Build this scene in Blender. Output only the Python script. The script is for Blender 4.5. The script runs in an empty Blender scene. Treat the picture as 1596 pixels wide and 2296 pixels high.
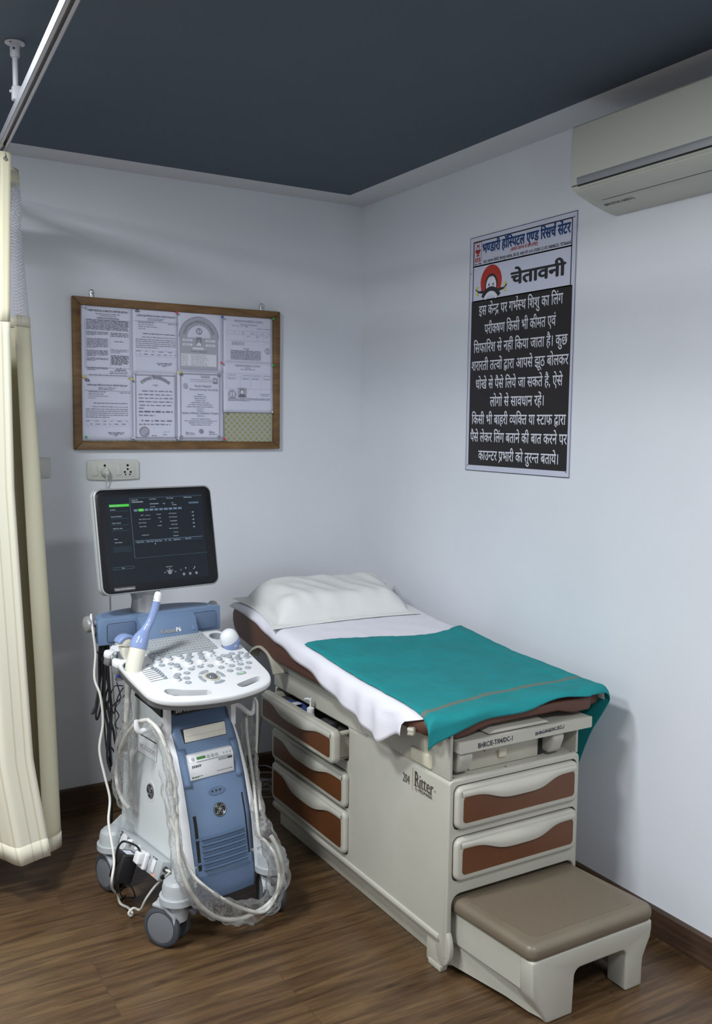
import bpy, bmesh, math, random
from mathutils import Vector, Matrix, noise
random.seed(7)
PI = math.pi
C = bpy.context.scene.collection
SC = bpy.context.scene

# ---------------------------------------------------------------- camera
cam_data = bpy.data.cameras.new('camera')
cam = bpy.data.objects.new('camera', cam_data)
C.objects.link(cam)
CAM_POS = Vector((-2.30802, -3.86335, 1.62559))
YAW, PITCH, ROLL, FPX = 0.535168, -0.0938894, 0.0113295, 2095.2
f = Vector((math.sin(YAW)*math.cos(PITCH), math.cos(YAW)*math.cos(PITCH), math.sin(PITCH)))
r = Vector((math.cos(YAW), -math.sin(YAW), 0))
u = r.cross(f)
r2 = r*math.cos(ROLL) + u*math.sin(ROLL)
u2 = u*math.cos(ROLL) - r*math.sin(ROLL)
cam.matrix_world = Matrix(((r2.x, u2.x, -f.x, CAM_POS.x), (r2.y, u2.y, -f.y, CAM_POS.y), (r2.z, u2.z, -f.z, CAM_POS.z), (0, 0, 0, 1)))
cam_data.sensor_fit = 'VERTICAL'
cam_data.sensor_height = 24.0
cam_data.lens = FPX/2296*24.0
cam_data.clip_start = 0.05
SC.camera = cam

# ---------------------------------------------------------------- world, lamps, exposure
w = bpy.data.worlds.new('world'); SC.world = w; w.use_nodes = True
w.node_tree.nodes['Background'].inputs[0].default_value = (0.6, 0.7, 0.85, 1)
w.node_tree.nodes['Background'].inputs[1].default_value = 0.05
SC.view_settings.view_transform = 'Standard'
SC.view_settings.look = 'None'
SC.view_settings.gamma = 1.0
SC.view_settings.use_curve_mapping = False
SC.view_settings.exposure = 1.12

def area(name, loc, sx, sy, power, col, spread=180):
    l = bpy.data.lights.new(name, 'AREA'); l.shape = 'RECTANGLE'; l.size = sx; l.size_y = sy
    l.energy = power; l.color = col; l.spread = math.radians(spread)
    o = bpy.data.objects.new(name, l); o.location = loc; C.objects.link(o)
    return o
area('ceiling_or_fill_lamp', (-2.32, -1.75, 2.632), 0.30, 0.30, 22, (0.93, 0.97, 1.0))
area('ceiling_or_fill_lamp', (-3.30, -2.3, 2.632), 0.55, 0.55, 30, (0.93, 0.97, 1.0))
area('ceiling_or_fill_lamp', (-1.2, -3.9, 2.632), 0.55, 0.55, 22, (0.95, 0.97, 1.0))  # fill lamp, added overhead near the camera to brighten the room

# ---------------------------------------------------------------- materials
def lin(c):
    c /= 255.0
    return c/12.92 if c <= 0.04045 else ((c+0.055)/1.055)**2.4
def rgb(r_, g_, b_):
    return (lin(r_), lin(g_), lin(b_), 1)
MATS = {}
def mat(name, col, rough=0.5, metal=0.0, var=0.0, scale=20.0, bump=0.0, bscale=200.0, spec=0.5, emit=None, es=0.0, alpha=None, sub=0.0):
    m = bpy.data.materials.new(name); m.use_nodes = True
    nt = m.node_tree; b = nt.nodes['Principled BSDF']
    b.inputs['Base Color'].default_value = col
    b.inputs['Roughness'].default_value = rough
    b.inputs['Metallic'].default_value = metal
    b.inputs['Specular IOR Level'].default_value = spec
    if emit:
        b.inputs['Emission Color'].default_value = emit; b.inputs['Emission Strength'].default_value = es
    if var or bump:
        tc = nt.nodes.new('ShaderNodeTexCoord')
    if var:
        n = nt.nodes.new('ShaderNodeTexNoise'); n.inputs['Scale'].default_value = scale; n.inputs['Detail'].default_value = 4
        nt.links.new(tc.outputs['Object'], n.inputs['Vector'])
        rp = nt.nodes.new('ShaderNodeValToRGB')
        rp.color_ramp.elements[0].position = 0.3; rp.color_ramp.elements[1].position = 0.7
        rp.color_ramp.elements[0].color = tuple(c*(1-var) for c in col[:3])+(1,)
        rp.color_ramp.elements[1].color = tuple(min(1, c*(1+var)) for c in col[:3])+(1,)
        nt.links.new(n.outputs['Fac'], rp.inputs['Fac']); nt.links.new(rp.outputs['Color'], b.inputs['Base Color'])
    if bump:
        n2 = nt.nodes.new('ShaderNodeTexNoise'); n2.inputs['Scale'].default_value = bscale; n2.inputs['Detail'].default_value = 3
        nt.links.new(tc.outputs['Object'], n2.inputs['Vector'])
        bp = nt.nodes.new('ShaderNodeBump'); bp.inputs['Strength'].default_value = bump; bp.inputs['Distance'].default_value = 0.002
        nt.links.new(n2.outputs['Fac'], bp.inputs['Height']); nt.links.new(bp.outputs['Normal'], b.inputs['Normal'])
    MATS[name] = m
    return m

WALL = mat('wall_paint', (0.72, 0.745, 0.79, 1), 0.55, var=0.02, scale=3, bump=0.05, bscale=90)
BORDER = mat('ceiling_border_paint', (0.62, 0.62, 0.63, 1), 0.7)
CEIL = mat('ceiling_paint', (0.064, 0.087, 0.115, 1), 0.75, var=0.03, scale=4)
CREAM = mat('cream_enamel', (0.455, 0.445, 0.38, 1), 0.38, var=0.04, scale=6, bump=0.08, bscale=400)
CREAMD = mat('aged_cream_plastic', (0.47, 0.45, 0.37, 1), 0.45, var=0.07, scale=10)
IVORY = mat('ivory_plastic', (0.60, 0.57, 0.44, 1), 0.5)
INLAY = mat('brown_inlay', (0.120, 0.042, 0.014, 1), 0.36, var=0.12, scale=5)
VINYL = mat('brown_vinyl', (0.098, 0.038, 0.022, 1), 0.5, bump=0.15, bscale=500)
DARK = mat('dark_cavity', (0.012, 0.012, 0.013, 1), 0.8)
BLACK = mat('black_plastic', (0.012, 0.012, 0.014, 1), 0.42)
BLACKM = mat('black_satin', (0.009, 0.010, 0.012, 1), 0.22, spec=0.25)
TREAD = mat('tan_rubber', (0.165, 0.135, 0.095, 1), 0.42, var=0.06, scale=8)
LINEN = mat('white_linen', (0.74, 0.73, 0.79, 1), 0.85, bump=0.2, bscale=900)
PILLOWM = mat('white_cotton', (0.70, 0.71, 0.69, 1), 0.85, var=0.03, scale=8, bump=0.25, bscale=700)
TEAL = mat('teal_cotton', (0.002, 0.222, 0.235, 1), 0.85, var=0.09, scale=9, bump=0.3, bscale=900)
STRIPE = mat('grey_tape', (0.115, 0.165, 0.135, 1), 0.8)
BLUE = mat('blue_plastic', (0.135, 0.205, 0.325, 1), 0.42, bump=0.06, bscale=900)
BLUED = mat('blue_grille', (0.10, 0.15, 0.245, 1), 0.55, bump=0.3, bscale=1200)
BLUEL = mat('pale_blue_plastic', (0.23, 0.305, 0.53, 1), 0.2)
CWHITE = mat('white_plastic', (0.74, 0.75, 0.76, 1), 0.38)
CSHELL = mat('cool_white_shell', (0.60, 0.635, 0.635, 1), 0.4)
CGREY = mat('light_grey_plastic', (0.40, 0.425, 0.435, 1), 0.45)
BGREY = mat('button_grey', (0.33, 0.36, 0.385, 1), 0.4)
DGREY = mat('dark_grey_plastic', (0.065, 0.065, 0.07, 1), 0.5)
RUBBER = mat('dark_rubber', (0.050, 0.056, 0.066, 1), 0.6)
HUBG = mat('wheel_grey', (0.165, 0.168, 0.172, 1), 0.5)
DISCG = mat('wheel_disc_grey', (0.155, 0.165, 0.175, 1), 0.5)
SILVER = mat('silver_paint', (0.38, 0.38, 0.38, 1), 0.35, metal=0.5)
STEEL = mat('bright_steel', (0.6, 0.6, 0.6, 1), 0.25, metal=1.0)
PCREAM = mat('probe_cream', (0.70, 0.68, 0.58, 1), 0.35)
CABLEW = mat('white_cable', (0.64, 0.63, 0.58, 1), 0.45)
CABLEG = mat('grey_cable', (0.20, 0.20, 0.20, 1), 0.5)
INK = mat('black_ink', (0.02, 0.02, 0.025, 1), 0.7)
PRN = mat('faded_black_print', (0.17, 0.175, 0.21, 1), 0.8)
INKG = mat('grey_ink', (0.27, 0.28, 0.33, 1), 0.8)
INKL = mat('pale_grey_ink', (0.40, 0.41, 0.48, 1), 0.8)
INKB = mat('blue_ink', (0.012, 0.045, 0.17, 1), 0.7)
INKR = mat('red_ink', (0.42, 0.03, 0.015, 1), 0.6)
INKP = mat('pen_ink', (0.015, 0.015, 0.04, 1), 0.6)
BROWNINK = mat('umber_ink', (0.06, 0.045, 0.03, 1), 0.6)
ORANGE = mat('orange_line', (0.40, 0.20, 0.12, 1), 0.6)
PAPER = mat('white_paper', (0.66, 0.67, 0.80, 1), 0.8)
PRINTW = mat('poster_white', (0.58, 0.60, 0.72, 1), 0.45)
PRINTB = mat('poster_black', (0.014, 0.011, 0.012, 1), 0.4)
YELLOW = mat('yellow_paint', (0.65, 0.60, 0.05, 1), 0.5)
SOCK = mat('switch_plate_plastic', (0.60, 0.61, 0.56, 1), 0.4)
ACM = mat('aircon_plastic', (0.50, 0.505, 0.455, 1), 0.45)
ACG = mat('aircon_trim', (0.30, 0.31, 0.32, 1), 0.35, metal=0.3)
CURT = mat('cream_curtain', (0.72, 0.68, 0.50, 1), 0.8, bump=0.2, bscale=700)
RAILM = mat('white_rail', (0.46, 0.47, 0.50, 1), 0.4)
SCREEN = mat('screen_glass', (0.004, 0.005, 0.007, 1), 0.3, spec=0.2, emit=(0.008, 0.012, 0.017, 1), es=0.45)
SCR_TXT = mat('screen_text', (0.02, 0.02, 0.02, 1), 0.5, emit=(0.26, 0.33, 0.40, 1), es=0.5)
SCR_LINE = mat('screen_line', (0.02, 0.02, 0.02, 1), 0.5, emit=(0.05, 0.10, 0.16, 1), es=0.45)
SCR_GREEN = mat('screen_green', (0.01, 0.05, 0.01, 1), 0.5, emit=(0.05, 0.52, 0.03, 1), es=0.45)
SCR_GREY = mat('screen_grey', (0.02, 0.02, 0.02, 1), 0.5, emit=(0.18, 0.21, 0.25, 1), es=0.4)
LEDG = mat('green_led', (0.1, 0.4, 0.1, 1), 0.5, emit=(0.25, 0.9, 0.3, 1), es=0.7)
LEDR = mat('red_neon', (0.5, 0.05, 0.02, 1), 0.4, emit=(1.0, 0.12, 0.05, 1), es=1.0)
LCDG = mat('green_lcd', (0.06, 0.22, 0.05, 1), 0.35)
PLUMB = mat('royal_blue_plastic', (0.005, 0.03, 0.55, 1), 0.4)
GREENP = mat('green_pin_plastic', (0.02, 0.50, 0.06, 1), 0.3)
REDP = mat('red_pin_plastic', (0.75, 0.06, 0.08, 1), 0.3)
BLUEP = mat('blue_pin_plastic', (0.02, 0.12, 0.38, 1), 0.3)
YELP = mat('yellow_pin_plastic', (0.75, 0.62, 0.02, 1), 0.3)
CLEARP = mat('clear_pin_plastic', (0.60, 0.60, 0.66, 1), 0.25)
SKINP = mat('print_white', (0.70, 0.71, 0.78, 1), 0.5)

def nodemat(name):
    m = bpy.data.materials.new(name); m.use_nodes = True
    MATS[name] = m
    nt = m.node_tree
    return m, nt, nt.nodes['Principled BSDF'], nt.nodes.new('ShaderNodeTexCoord')
def mapping(nt, tc, scale, rot=(0, 0, 0), loc=(0, 0, 0), out='Object'):
    mp = nt.nodes.new('ShaderNodeMapping'); mp.inputs['Scale'].default_value = scale
    mp.inputs['Rotation'].default_value = rot; mp.inputs['Location'].default_value = loc
    nt.links.new(tc.outputs[out], mp.inputs['Vector']); return mp
def ramp(nt, src, stops):
    rp = nt.nodes.new('ShaderNodeValToRGB')
    while len(rp.color_ramp.elements) < len(stops): rp.color_ramp.elements.new(0.5)
    for e, (p, c) in zip(rp.color_ramp.elements, stops):
        e.position = p; e.color = c
    nt.links.new(src, rp.inputs['Fac']); return rp
def wood(name, dark, mid, light, sx, sy, sz, rough, plank=None, gap=0.5):
    m, nt, b, tc = nodemat(name)
    mp = mapping(nt, tc, (sx, sy, sz))
    if plank:
        br = nt.nodes.new('ShaderNodeTexBrick'); mpb = mapping(nt, tc, (1, 1, 1))
        br.inputs['Scale'].default_value = 1.0; br.inputs['Brick Width'].default_value = plank[0]; br.inputs['Row Height'].default_value = plank[1]
        br.inputs['Mortar Size'].default_value = 0.0012; br.inputs['Mortar Smooth'].default_value = 0.1
        br.offset = 0.37; br.inputs['Color1'].default_value = (0, 0, 0, 1); br.inputs['Color2'].default_value = (1, 1, 1, 1); br.inputs['Mortar'].default_value = (0.5, 0.5, 0.5, 1)
        nt.links.new(mpb.outputs[0], br.inputs['Vector'])
        ad = nt.nodes.new('ShaderNodeVectorMath'); ad.operation = 'MULTIPLY_ADD'
        ad.inputs[1].default_value = (7.3, 3.1, 5.0)
        nt.links.new(br.outputs['Color'], ad.inputs[0]); nt.links.new(mp.outputs[0], ad.inputs[2])
        vec = ad.outputs[0]
    else:
        vec = mp.outputs[0]
    n = nt.nodes.new('ShaderNodeTexNoise'); n.inputs['Scale'].default_value = 1.0; n.inputs['Detail'].default_value = 9; n.inputs['Roughness'].default_value = 0.62; n.inputs['Distortion'].default_value = 0.9
    nt.links.new(vec, n.inputs['Vector'])
    rp = ramp(nt, n.outputs['Fac'], [(0.28, dark), (0.5, mid), (0.72, light)])
    col = rp.outputs['Color']
    if plank:
        mx = nt.nodes.new('ShaderNodeMixRGB'); mx.blend_type = 'MULTIPLY'; mx.inputs['Color2'].default_value = (0.35, 0.32, 0.3, 1)
        mu = nt.nodes.new('ShaderNodeMath'); mu.operation = 'MULTIPLY'; mu.inputs[1].default_value = gap
        nt.links.new(br.outputs['Fac'], mu.inputs[0]); nt.links.new(mu.outputs[0], mx.inputs['Fac']); nt.links.new(col, mx.inputs['Color1']); col = mx.outputs['Color']
    nt.links.new(col, b.inputs['Base Color'])
    b.inputs['Roughness'].default_value = rough
    bp = nt.nodes.new('ShaderNodeBump'); bp.inputs['Strength'].default_value = 0.06; bp.inputs['Distance'].default_value = 0.001
    nt.links.new(n.outputs['Fac'], bp.inputs['Height']); nt.links.new(bp.outputs['Normal'], b.inputs['Normal'])
    return m
FLOORM = wood('walnut_laminate', (0.032, 0.0165, 0.0075, 1), (0.090, 0.051, 0.0235, 1), (0.155, 0.092, 0.043, 1), 2.9, 34, 5, 0.34, plank=(1.25, 0.31), gap=.3)
BASEM = wood('dark_wood_skirting', (0.030, 0.016, 0.010, 1), (0.062, 0.035, 0.021, 1), (0.10, 0.058, 0.035, 1), 3, 3, 40, 0.5)
FRAMEM = wood('teak_frame', (0.075, 0.035, 0.010, 1), (0.165, 0.085, 0.026, 1), (0.235, 0.13, 0.045, 1), 6, 6, 30, 0.45)

# patterned board cloth
m, nt, b, tc = nodemat('diamond_cloth'); CLOTHB = m
mp = mapping(nt, tc, (1, 1, 1), rot=(0, PI/4, 0))
sep = nt.nodes.new('ShaderNodeSeparateXYZ'); nt.links.new(mp.outputs[0], sep.inputs[0])
def sinus(src, k):
    a = nt.nodes.new('ShaderNodeMath'); a.operation = 'MULTIPLY'; a.inputs[1].default_value = k; nt.links.new(src, a.inputs[0])
    s = nt.nodes.new('ShaderNodeMath'); s.operation = 'SINE'; nt.links.new(a.outputs[0], s.inputs[0]); return s
sA, sB = sinus(sep.outputs[0], 2*PI/0.019), sinus(sep.outputs[2], 2*PI/0.019)
mxm = nt.nodes.new('ShaderNodeMath'); mxm.operation = 'MAXIMUM'; nt.links.new(sA.outputs[0], mxm.inputs[0]); nt.links.new(sB.outputs[0], mxm.inputs[1])
rp = ramp(nt, mxm.outputs[0], [(0.0, (0.36, 0.32, 0.14, 1)), (0.10, (0.40, 0.42, 0.36, 1)), (0.62, (0.27, 0.28, 0.20, 1)), (0.80, (0.42, 0.44, 0.39, 1))])
nt.links.new(rp.outputs['Color'], b.inputs['Base Color']); b.inputs['Roughness'].default_value = 0.85

# studded tread
m, nt, b, tc = nodemat('studded_rubber'); STUD = m
b.inputs['Roughness'].default_value = 0.4
mp = mapping(nt, tc, (1, 1, 1), rot=(0, 0, PI/4))
vo = nt.nodes.new('ShaderNodeTexVoronoi'); vo.inputs['Scale'].default_value = 130; vo.inputs['Randomness'].default_value = 0.0
nt.links.new(mp.outputs[0], vo.inputs['Vector'])
rp = ramp(nt, vo.outputs['Distance'], [(0.18, (0.235, 0.20, 0.148, 1)), (0.30, (0.150, 0.120, 0.083, 1))]); nt.links.new(rp.outputs['Color'], b.inputs['Base Color'])
rp2 = ramp(nt, vo.outputs['Distance'], [(0.15, (1, 1, 1, 1)), (0.35, (0, 0, 0, 1))])
bp = nt.nodes.new('ShaderNodeBump'); bp.inputs['Strength'].default_value = 0.6; bp.inputs['Distance'].default_value = 0.0015
nt.links.new(rp2.outputs['Color'], bp.inputs['Height']); nt.links.new(bp.outputs['Normal'], b.inputs['Normal'])

# thin clear plastic film
m = bpy.data.materials.new('clear_film'); m.use_nodes = True; FILM = m
nt = m.node_tree; nt.nodes.remove(nt.nodes['Principled BSDF']); out = nt.nodes['Material Output']
tc = nt.nodes.new('ShaderNodeTexCoord')
n = nt.nodes.new('ShaderNodeTexNoise'); n.inputs['Scale'].default_value = 55; n.inputs['Detail'].default_value = 5; nt.links.new(tc.outputs['Object'], n.inputs['Vector'])
bp = nt.nodes.new('ShaderNodeBump'); bp.inputs['Strength'].default_value = 0.9; bp.inputs['Distance'].default_value = 0.012
nt.links.new(n.outputs['Fac'], bp.inputs['Height'])
tr = nt.nodes.new('ShaderNodeBsdfTransparent'); tr.inputs[0].default_value = (0.96, 0.96, 0.96, 1)
gl = nt.nodes.new('ShaderNodeBsdfGlossy'); gl.inputs['Roughness'].default_value = 0.12; nt.links.new(bp.outputs['Normal'], gl.inputs['Normal'])
df = nt.nodes.new('ShaderNodeBsdfDiffuse'); df.inputs[0].default_value = (0.75, 0.75, 0.74, 1)
ms0 = nt.nodes.new('ShaderNodeMixShader'); ms0.inputs[0].default_value = 0.48; nt.links.new(gl.outputs[0], ms0.inputs[1]); nt.links.new(df.outputs[0], ms0.inputs[2])
fr = nt.nodes.new('ShaderNodeFresnel'); fr.inputs['IOR'].default_value = 1.5; nt.links.new(bp.outputs['Normal'], fr.inputs['Normal'])
fm = nt.nodes.new('ShaderNodeMath'); fm.operation = 'MULTIPLY_ADD'; fm.inputs[1].default_value = 0.6; fm.inputs[2].default_value = 0.03; fm.use_clamp = True
nt.links.new(fr.outputs[0], fm.inputs[0])
ms = nt.nodes.new('ShaderNodeMixShader'); nt.links.new(fm.outputs[0], ms.inputs[0]); nt.links.new(tr.outputs[0], ms.inputs[1]); nt.links.new(ms0.outputs[0], ms.inputs[2])
nt.links.new(ms.outputs[0], out.inputs['Surface'])

# knotted white net with open holes (hexagonal), laid out on the UVs in metres
m, nt, b, tc = nodemat('white_net'); NET = m
b.inputs['Base Color'].default_value = (0.70, 0.70, 0.76, 1); b.inputs['Roughness'].default_value = 0.7
mp = mapping(nt, tc, (1/0.0190, 1/0.0105, 1), out='UV')
sp = nt.nodes.new('ShaderNodeSeparateXYZ'); nt.links.new(mp.outputs[0], sp.inputs[0])
def mth(op, a, b_=None, v=None):
    n_ = nt.nodes.new('ShaderNodeMath'); n_.operation = op
    nt.links.new(a, n_.inputs[0])
    if b_ is not None: nt.links.new(b_, n_.inputs[1])
    elif v is not None: n_.inputs[1].default_value = v
    return n_.outputs[0]
def holes(ox, oy):
    fx = mth('SUBTRACT', mth('FRACT', mth('ADD', sp.outputs[0], v=ox)), v=0.5)
    fy = mth('SUBTRACT', mth('FRACT', mth('ADD', sp.outputs[1], v=oy)), v=0.5)
    return mth('ADD', mth('POWER', mth('ABSOLUTE', mth('MULTIPLY', fx, v=2.75)), v=3.0), mth('POWER', mth('ABSOLUTE', mth('MULTIPLY', fy, v=5.3)), v=3.0))
hm = mth('MINIMUM', holes(0, 0), holes(0.5, 0.5))
al = mth('GREATER_THAN', hm, v=1.0)
nt.links.new(al, b.inputs['Alpha'])

# striped curtain hem
m, nt, b, tc = nodemat('cream_curtain_striped'); CURTS = m
mp = mapping(nt, tc, (1, 1, 1), out='UV'); sp = nt.nodes.new('ShaderNodeSeparateXYZ'); nt.links.new(mp.outputs[0], sp.inputs[0])
wv = mth('SINE', mth('MULTIPLY', sp.outputs[0], v=2*PI/0.021))
wv2 = mth('SINE', mth('MULTIPLY', sp.outputs[0], v=2*PI/0.085))
mul = mth('MULTIPLY', wv, wv2)
rp = ramp(nt, mul, [(0.45, (0.72, 0.69, 0.56, 1)), (0.75, (0.60, 0.55, 0.42, 1))])
nt.links.new(rp.outputs['Color'], b.inputs['Base Color']); b.inputs['Roughness'].default_value = 0.7

# ---------------------------------------------------------------- building helpers
def catmull(pts, sub=6, closed=False):
    P = [Vector(p) for p in pts]; n = len(P); out = []
    rng = range(n if closed else n-1)
    for i in rng:
        if closed: p0, p1, p2, p3 = P[(i-1) % n], P[i], P[(i+1) % n], P[(i+2) % n]
        else: p0, p1, p2, p3 = P[max(i-1, 0)], P[i], P[i+1], P[min(i+2, n-1)]
        for k in range(sub):
            t = k/sub
            out.append(0.5*((2*p1)+(-p0+p2)*t+(2*p0-5*p1+4*p2-p3)*t*t+(-p0+3*p1-3*p2+p3)*t**3))
    if not closed: out.append(P[-1])
    return out
def rrect(x0, x1, y0, y1, rad, n=5):
    out = []
    for cx, cy, a in ((x1-rad, y1-rad, 0), (x0+rad, y1-rad, PI/2), (x0+rad, y0+rad, PI), (x1-rad, y0+rad, 1.5*PI)):
        for k in range(n+1):
            t = a+PI/2*k/n; out.append((cx+rad*math.cos(t), cy+rad*math.sin(t)))
    return out
def circ(cx, cy, rx, ry=None, n=24):
    ry = rx if ry is None else ry
    return [(cx+rx*math.cos(2*PI*k/n), cy+ry*math.sin(2*PI*k/n)) for k in range(n)]
PLANES = {'xy': lambda a, b_, d: (a, b_, d), 'xz': lambda a, b_, d: (a, d, b_), 'yz': lambda a, b_, d: (d, a, b_)}

class B:
    """collects shapes into one mesh"""
    def __init__(self):
        self.bm = bmesh.new(); self.uv = None
    def merge(self, tmp, mi=0, M=None):
        if M is not None: tmp.transform(M)
        if mi is not None:
            for fc in tmp.faces: fc.material_index = mi
        me = bpy.data.meshes.new('tmp'); tmp.to_mesh(me); tmp.free()
        self.bm.from_mesh(me); bpy.data.meshes.remove(me)
        return self
    @staticmethod
    def _bevel(tmp, bev, seg, ang=0.5):
        bmesh.ops.recalc_face_normals(tmp, faces=tmp.faces[:])
        if bev > 0:
            ed = [e for e in tmp.edges if len(e.link_faces) == 2 and e.calc_face_angle(0) > ang]
            bmesh.ops.bevel(tmp, geom=ed, offset=bev, segments=seg, profile=0.5, affect='EDGES', clamp_overlap=True)
    def box(self, x0, x1, y0, y1, z0, z1, bev=0.0, seg=2, mi=0, M=None):
        t = bmesh.new(); bmesh.ops.create_cube(t, size=1)
        for v in t.verts: v.co = Vector(((x0+x1)/2+v.co.x*(x1-x0), (y0+y1)/2+v.co.y*(y1-y0), (z0+z1)/2+v.co.z*(z1-z0)))
        self._bevel(t, bev, seg); return self.merge(t, mi, M)
    def prism(self, pts, plane, a, b_, bev=0.0, seg=2, mi=0, M=None, ang=0.5):
        t = bmesh.new(); fn = PLANES[plane]
        va = [t.verts.new(fn(p[0], p[1], a)) for p in pts]; vb = [t.verts.new(fn(p[0], p[1], b_)) for p in pts]
        t.faces.new(va); t.faces.new(vb[::-1]); n = len(pts)
        for i in range(n): t.faces.new((va[i], vb[i], vb[(i+1) % n], va[(i+1) % n]))
        self._bevel(t, bev, seg, ang); return self.merge(t, mi, M)
    def flat(self, pts3, mi=0, M=None):
        t = bmesh.new(); t.faces.new([t.verts.new(p) for p in pts3]); return self.merge(t, mi, M)
    def tube(self, pts, rad, n=8, sub=6, closed=False, mi=0, M=None, smooth=True, caps=True, wob=0.0):
        P = catmull(pts, sub, closed) if smooth else [Vector(p) for p in pts]
        m_ = len(P); t = bmesh.new(); rings = []
        rl = rad if isinstance(rad, (list, tuple)) else None
        up = Vector((0.13, 0.21, 0.97)).normalized(); prev = None
        for i in range(m_):
            d = (P[(i+1) % m_]-P[i-1] if closed else P[min(i+1, m_-1)]-P[max(i-1, 0)])
            if d.length < 1e-9: d = Vector((0, 0, 1))
            d.normalize()
            if prev is None:
                a = up.cross(d)
                if a.length < 0.1: a = Vector((1, 0, 0)).cross(d)
            else: a = prev-d*prev.dot(d)
            a.normalize(); prev = a; b_ = d.cross(a)
            if rl: q = i/(m_-1)*(len(rl)-1); k = min(int(q), len(rl)-2); rr = rl[k]*(1-(q-k))+rl[k+1]*(q-k)
            else: rr = rad
            ring = []
            for j in range(n):
                th = 2*PI*j/n
                w_ = 1.0
                if wob: w_ = 1+wob*noise.noise((P[i]+a*math.cos(th)*rr*2+b_*math.sin(th)*rr*2)*30)
                ring.append(t.verts.new(P[i]+(a*math.cos(th)+b_*math.sin(th))*rr*w_))
            rings.append(ring)
        for i in range(m_ if closed else m_-1):
            A, D = rings[i], rings[(i+1) % m_]
            for j in range(n): t.faces.new((A[j], A[(j+1) % n], D[(j+1) % n], D[j]))
        if caps and not closed:
            t.faces.new(rings[0][::-1]); t.faces.new(rings[-1])
        bmesh.ops.recalc_face_normals(t, faces=t.faces[:])
        return self.merge(t, mi, M)
    def lathe(self, prof, origin=(0, 0, 0), axis=(0, 0, 1), n=24, mi=0, M=None):
        ax = Vector(axis).normalized(); q = Vector((0, 0, 1)).rotation_difference(ax).to_matrix(); o = Vector(origin)
        t = bmesh.new(); rings = []
        for rr, h in prof:
            if rr < 1e-6: rings.append([t.verts.new(o+q@Vector((0, 0, h)))])
            else: rings.append([t.verts.new(o+q@Vector((rr*math.cos(2*PI*k/n), rr*math.sin(2*PI*k/n), h))) for k in range(n)])
        for A, D in zip(rings, rings[1:]):
            for k in range(n):
                a = [A[k % len(A)], A[(k+1) % len(A)], D[(k+1) % len(D)], D[k % len(D)]]
                u_ = []
                for v in a:
                    if v not in u_: u_.append(v)
                if len(u_) > 2: t.faces.new(u_)
        for e_ in (rings[0], rings[-1]):
            if len(e_) > 1: t.faces.new(e_)
        bmesh.ops.recalc_face_normals(t, faces=t.faces[:])
        return self.merge(t, mi, M)
    def ball(self, c, rx, ry=None, rz=None, mi=0, M=None, n=20):
        ry = ry or rx; rz = rz or rx
        t = bmesh.new(); bmesh.ops.create_uvsphere(t, u_segments=n, v_segments=max(8, n//2), radius=1)
        for v in t.verts: v.co = Vector((c[0]+v.co.x*rx, c[1]+v.co.y*ry, c[2]+v.co.z*rz))
        return self.merge(t, mi, M)
    def grid(self, fn, nu, nv, mi=0, M=None, mif=None, uvf=None):
        t = bmesh.new(); V = [[t.verts.new(fn(i/nu, j/nv)) for j in range(nv+1)] for i in range(nu+1)]
        ul = t.loops.layers.uv.new('UVMap') if uvf else None
        for i in range(nu):
            for j in range(nv):
                fc = t.faces.new((V[i][j], V[i+1][j], V[i+1][j+1], V[i][j+1]))
                fc.material_index = mif((i+.5)/nu, (j+.5)/nv) if mif else mi
                if ul:
                    for lp, (a, b_) in zip(fc.loops, ((i, j), (i+1, j), (i+1, j+1), (i, j+1))): lp[ul].uv = uvf(a/nu, b_/nv)
        return self.merge(t, None, M)
    def loft(self, rings, mi=0, M=None, caps=True):
        t = bmesh.new(); R_ = [[t.verts.new(p) for p in ring] for ring in rings]; n = len(R_[0])
        for A, D in zip(R_, R_[1:]):
            for k in range(n): t.faces.new((A[k], A[(k+1) % n], D[(k+1) % n], D[k]))
        if caps: t.faces.new(R_[0][::-1]); t.faces.new(R_[-1])
        bmesh.ops.recalc_face_normals(t, faces=t.faces[:])
        return self.merge(t, mi, M)
    def cut(self, other):
        """boolean difference with another B"""
        a = self._tmp('a'); b_ = other._tmp('b')
        md = a.modifiers.new('x', 'BOOLEAN'); md.operation = 'DIFFERENCE'; md.object = b_
        for k, sol in enumerate(('EXACT', 'EXACT', 'FAST')):
            md.solver = sol; b_.location = (k*.00031, k*.00017, k*.00023)
            dg = bpy.context.evaluated_depsgraph_get(); dg.update()
            me = bpy.data.meshes.new_from_object(a.evaluated_get(dg))
            if len(me.polygons) > len(a.data.polygons)*.5: break
        self.bm.free(); self.bm = bmesh.new(); self.bm.from_mesh(me)
        for o in (a, b_): d = o.data; bpy.data.objects.remove(o); bpy.data.meshes.remove(d)
        bpy.data.meshes.remove(me)
        return self
    def _tmp(self, nm):
        me = bpy.data.meshes.new(nm); self.bm.to_mesh(me); o = bpy.data.objects.new(nm, me); C.objects.link(o); return o
    def obj(self, name, mats, parent=None, world=False, ang=35, origin=None, label=None):
        if not isinstance(mats, (list, tuple)): mats = [mats]
        if world and parent is not None: self.bm.transform(wmat(parent).inverted())
        if parent is None:
            vs = [v.co for v in self.bm.verts]
            o_ = Vector(origin) if origin else Vector(((min(v.x for v in vs)+max(v.x for v in vs))/2, (min(v.y for v in vs)+max(v.y for v in vs))/2, min(v.z for v in vs)))
            self.bm.transform(Matrix.Translation(-o_))
        me = bpy.data.meshes.new(name); self.bm.to_mesh(me); self.bm.free()
        for m_ in mats: me.materials.append(m_)
        me.polygons.foreach_set('use_smooth', [True]*len(me.polygons))
        me.set_sharp_from_angle(angle=math.radians(ang))
        o = bpy.data.objects.new(name, me); C.objects.link(o)
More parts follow.
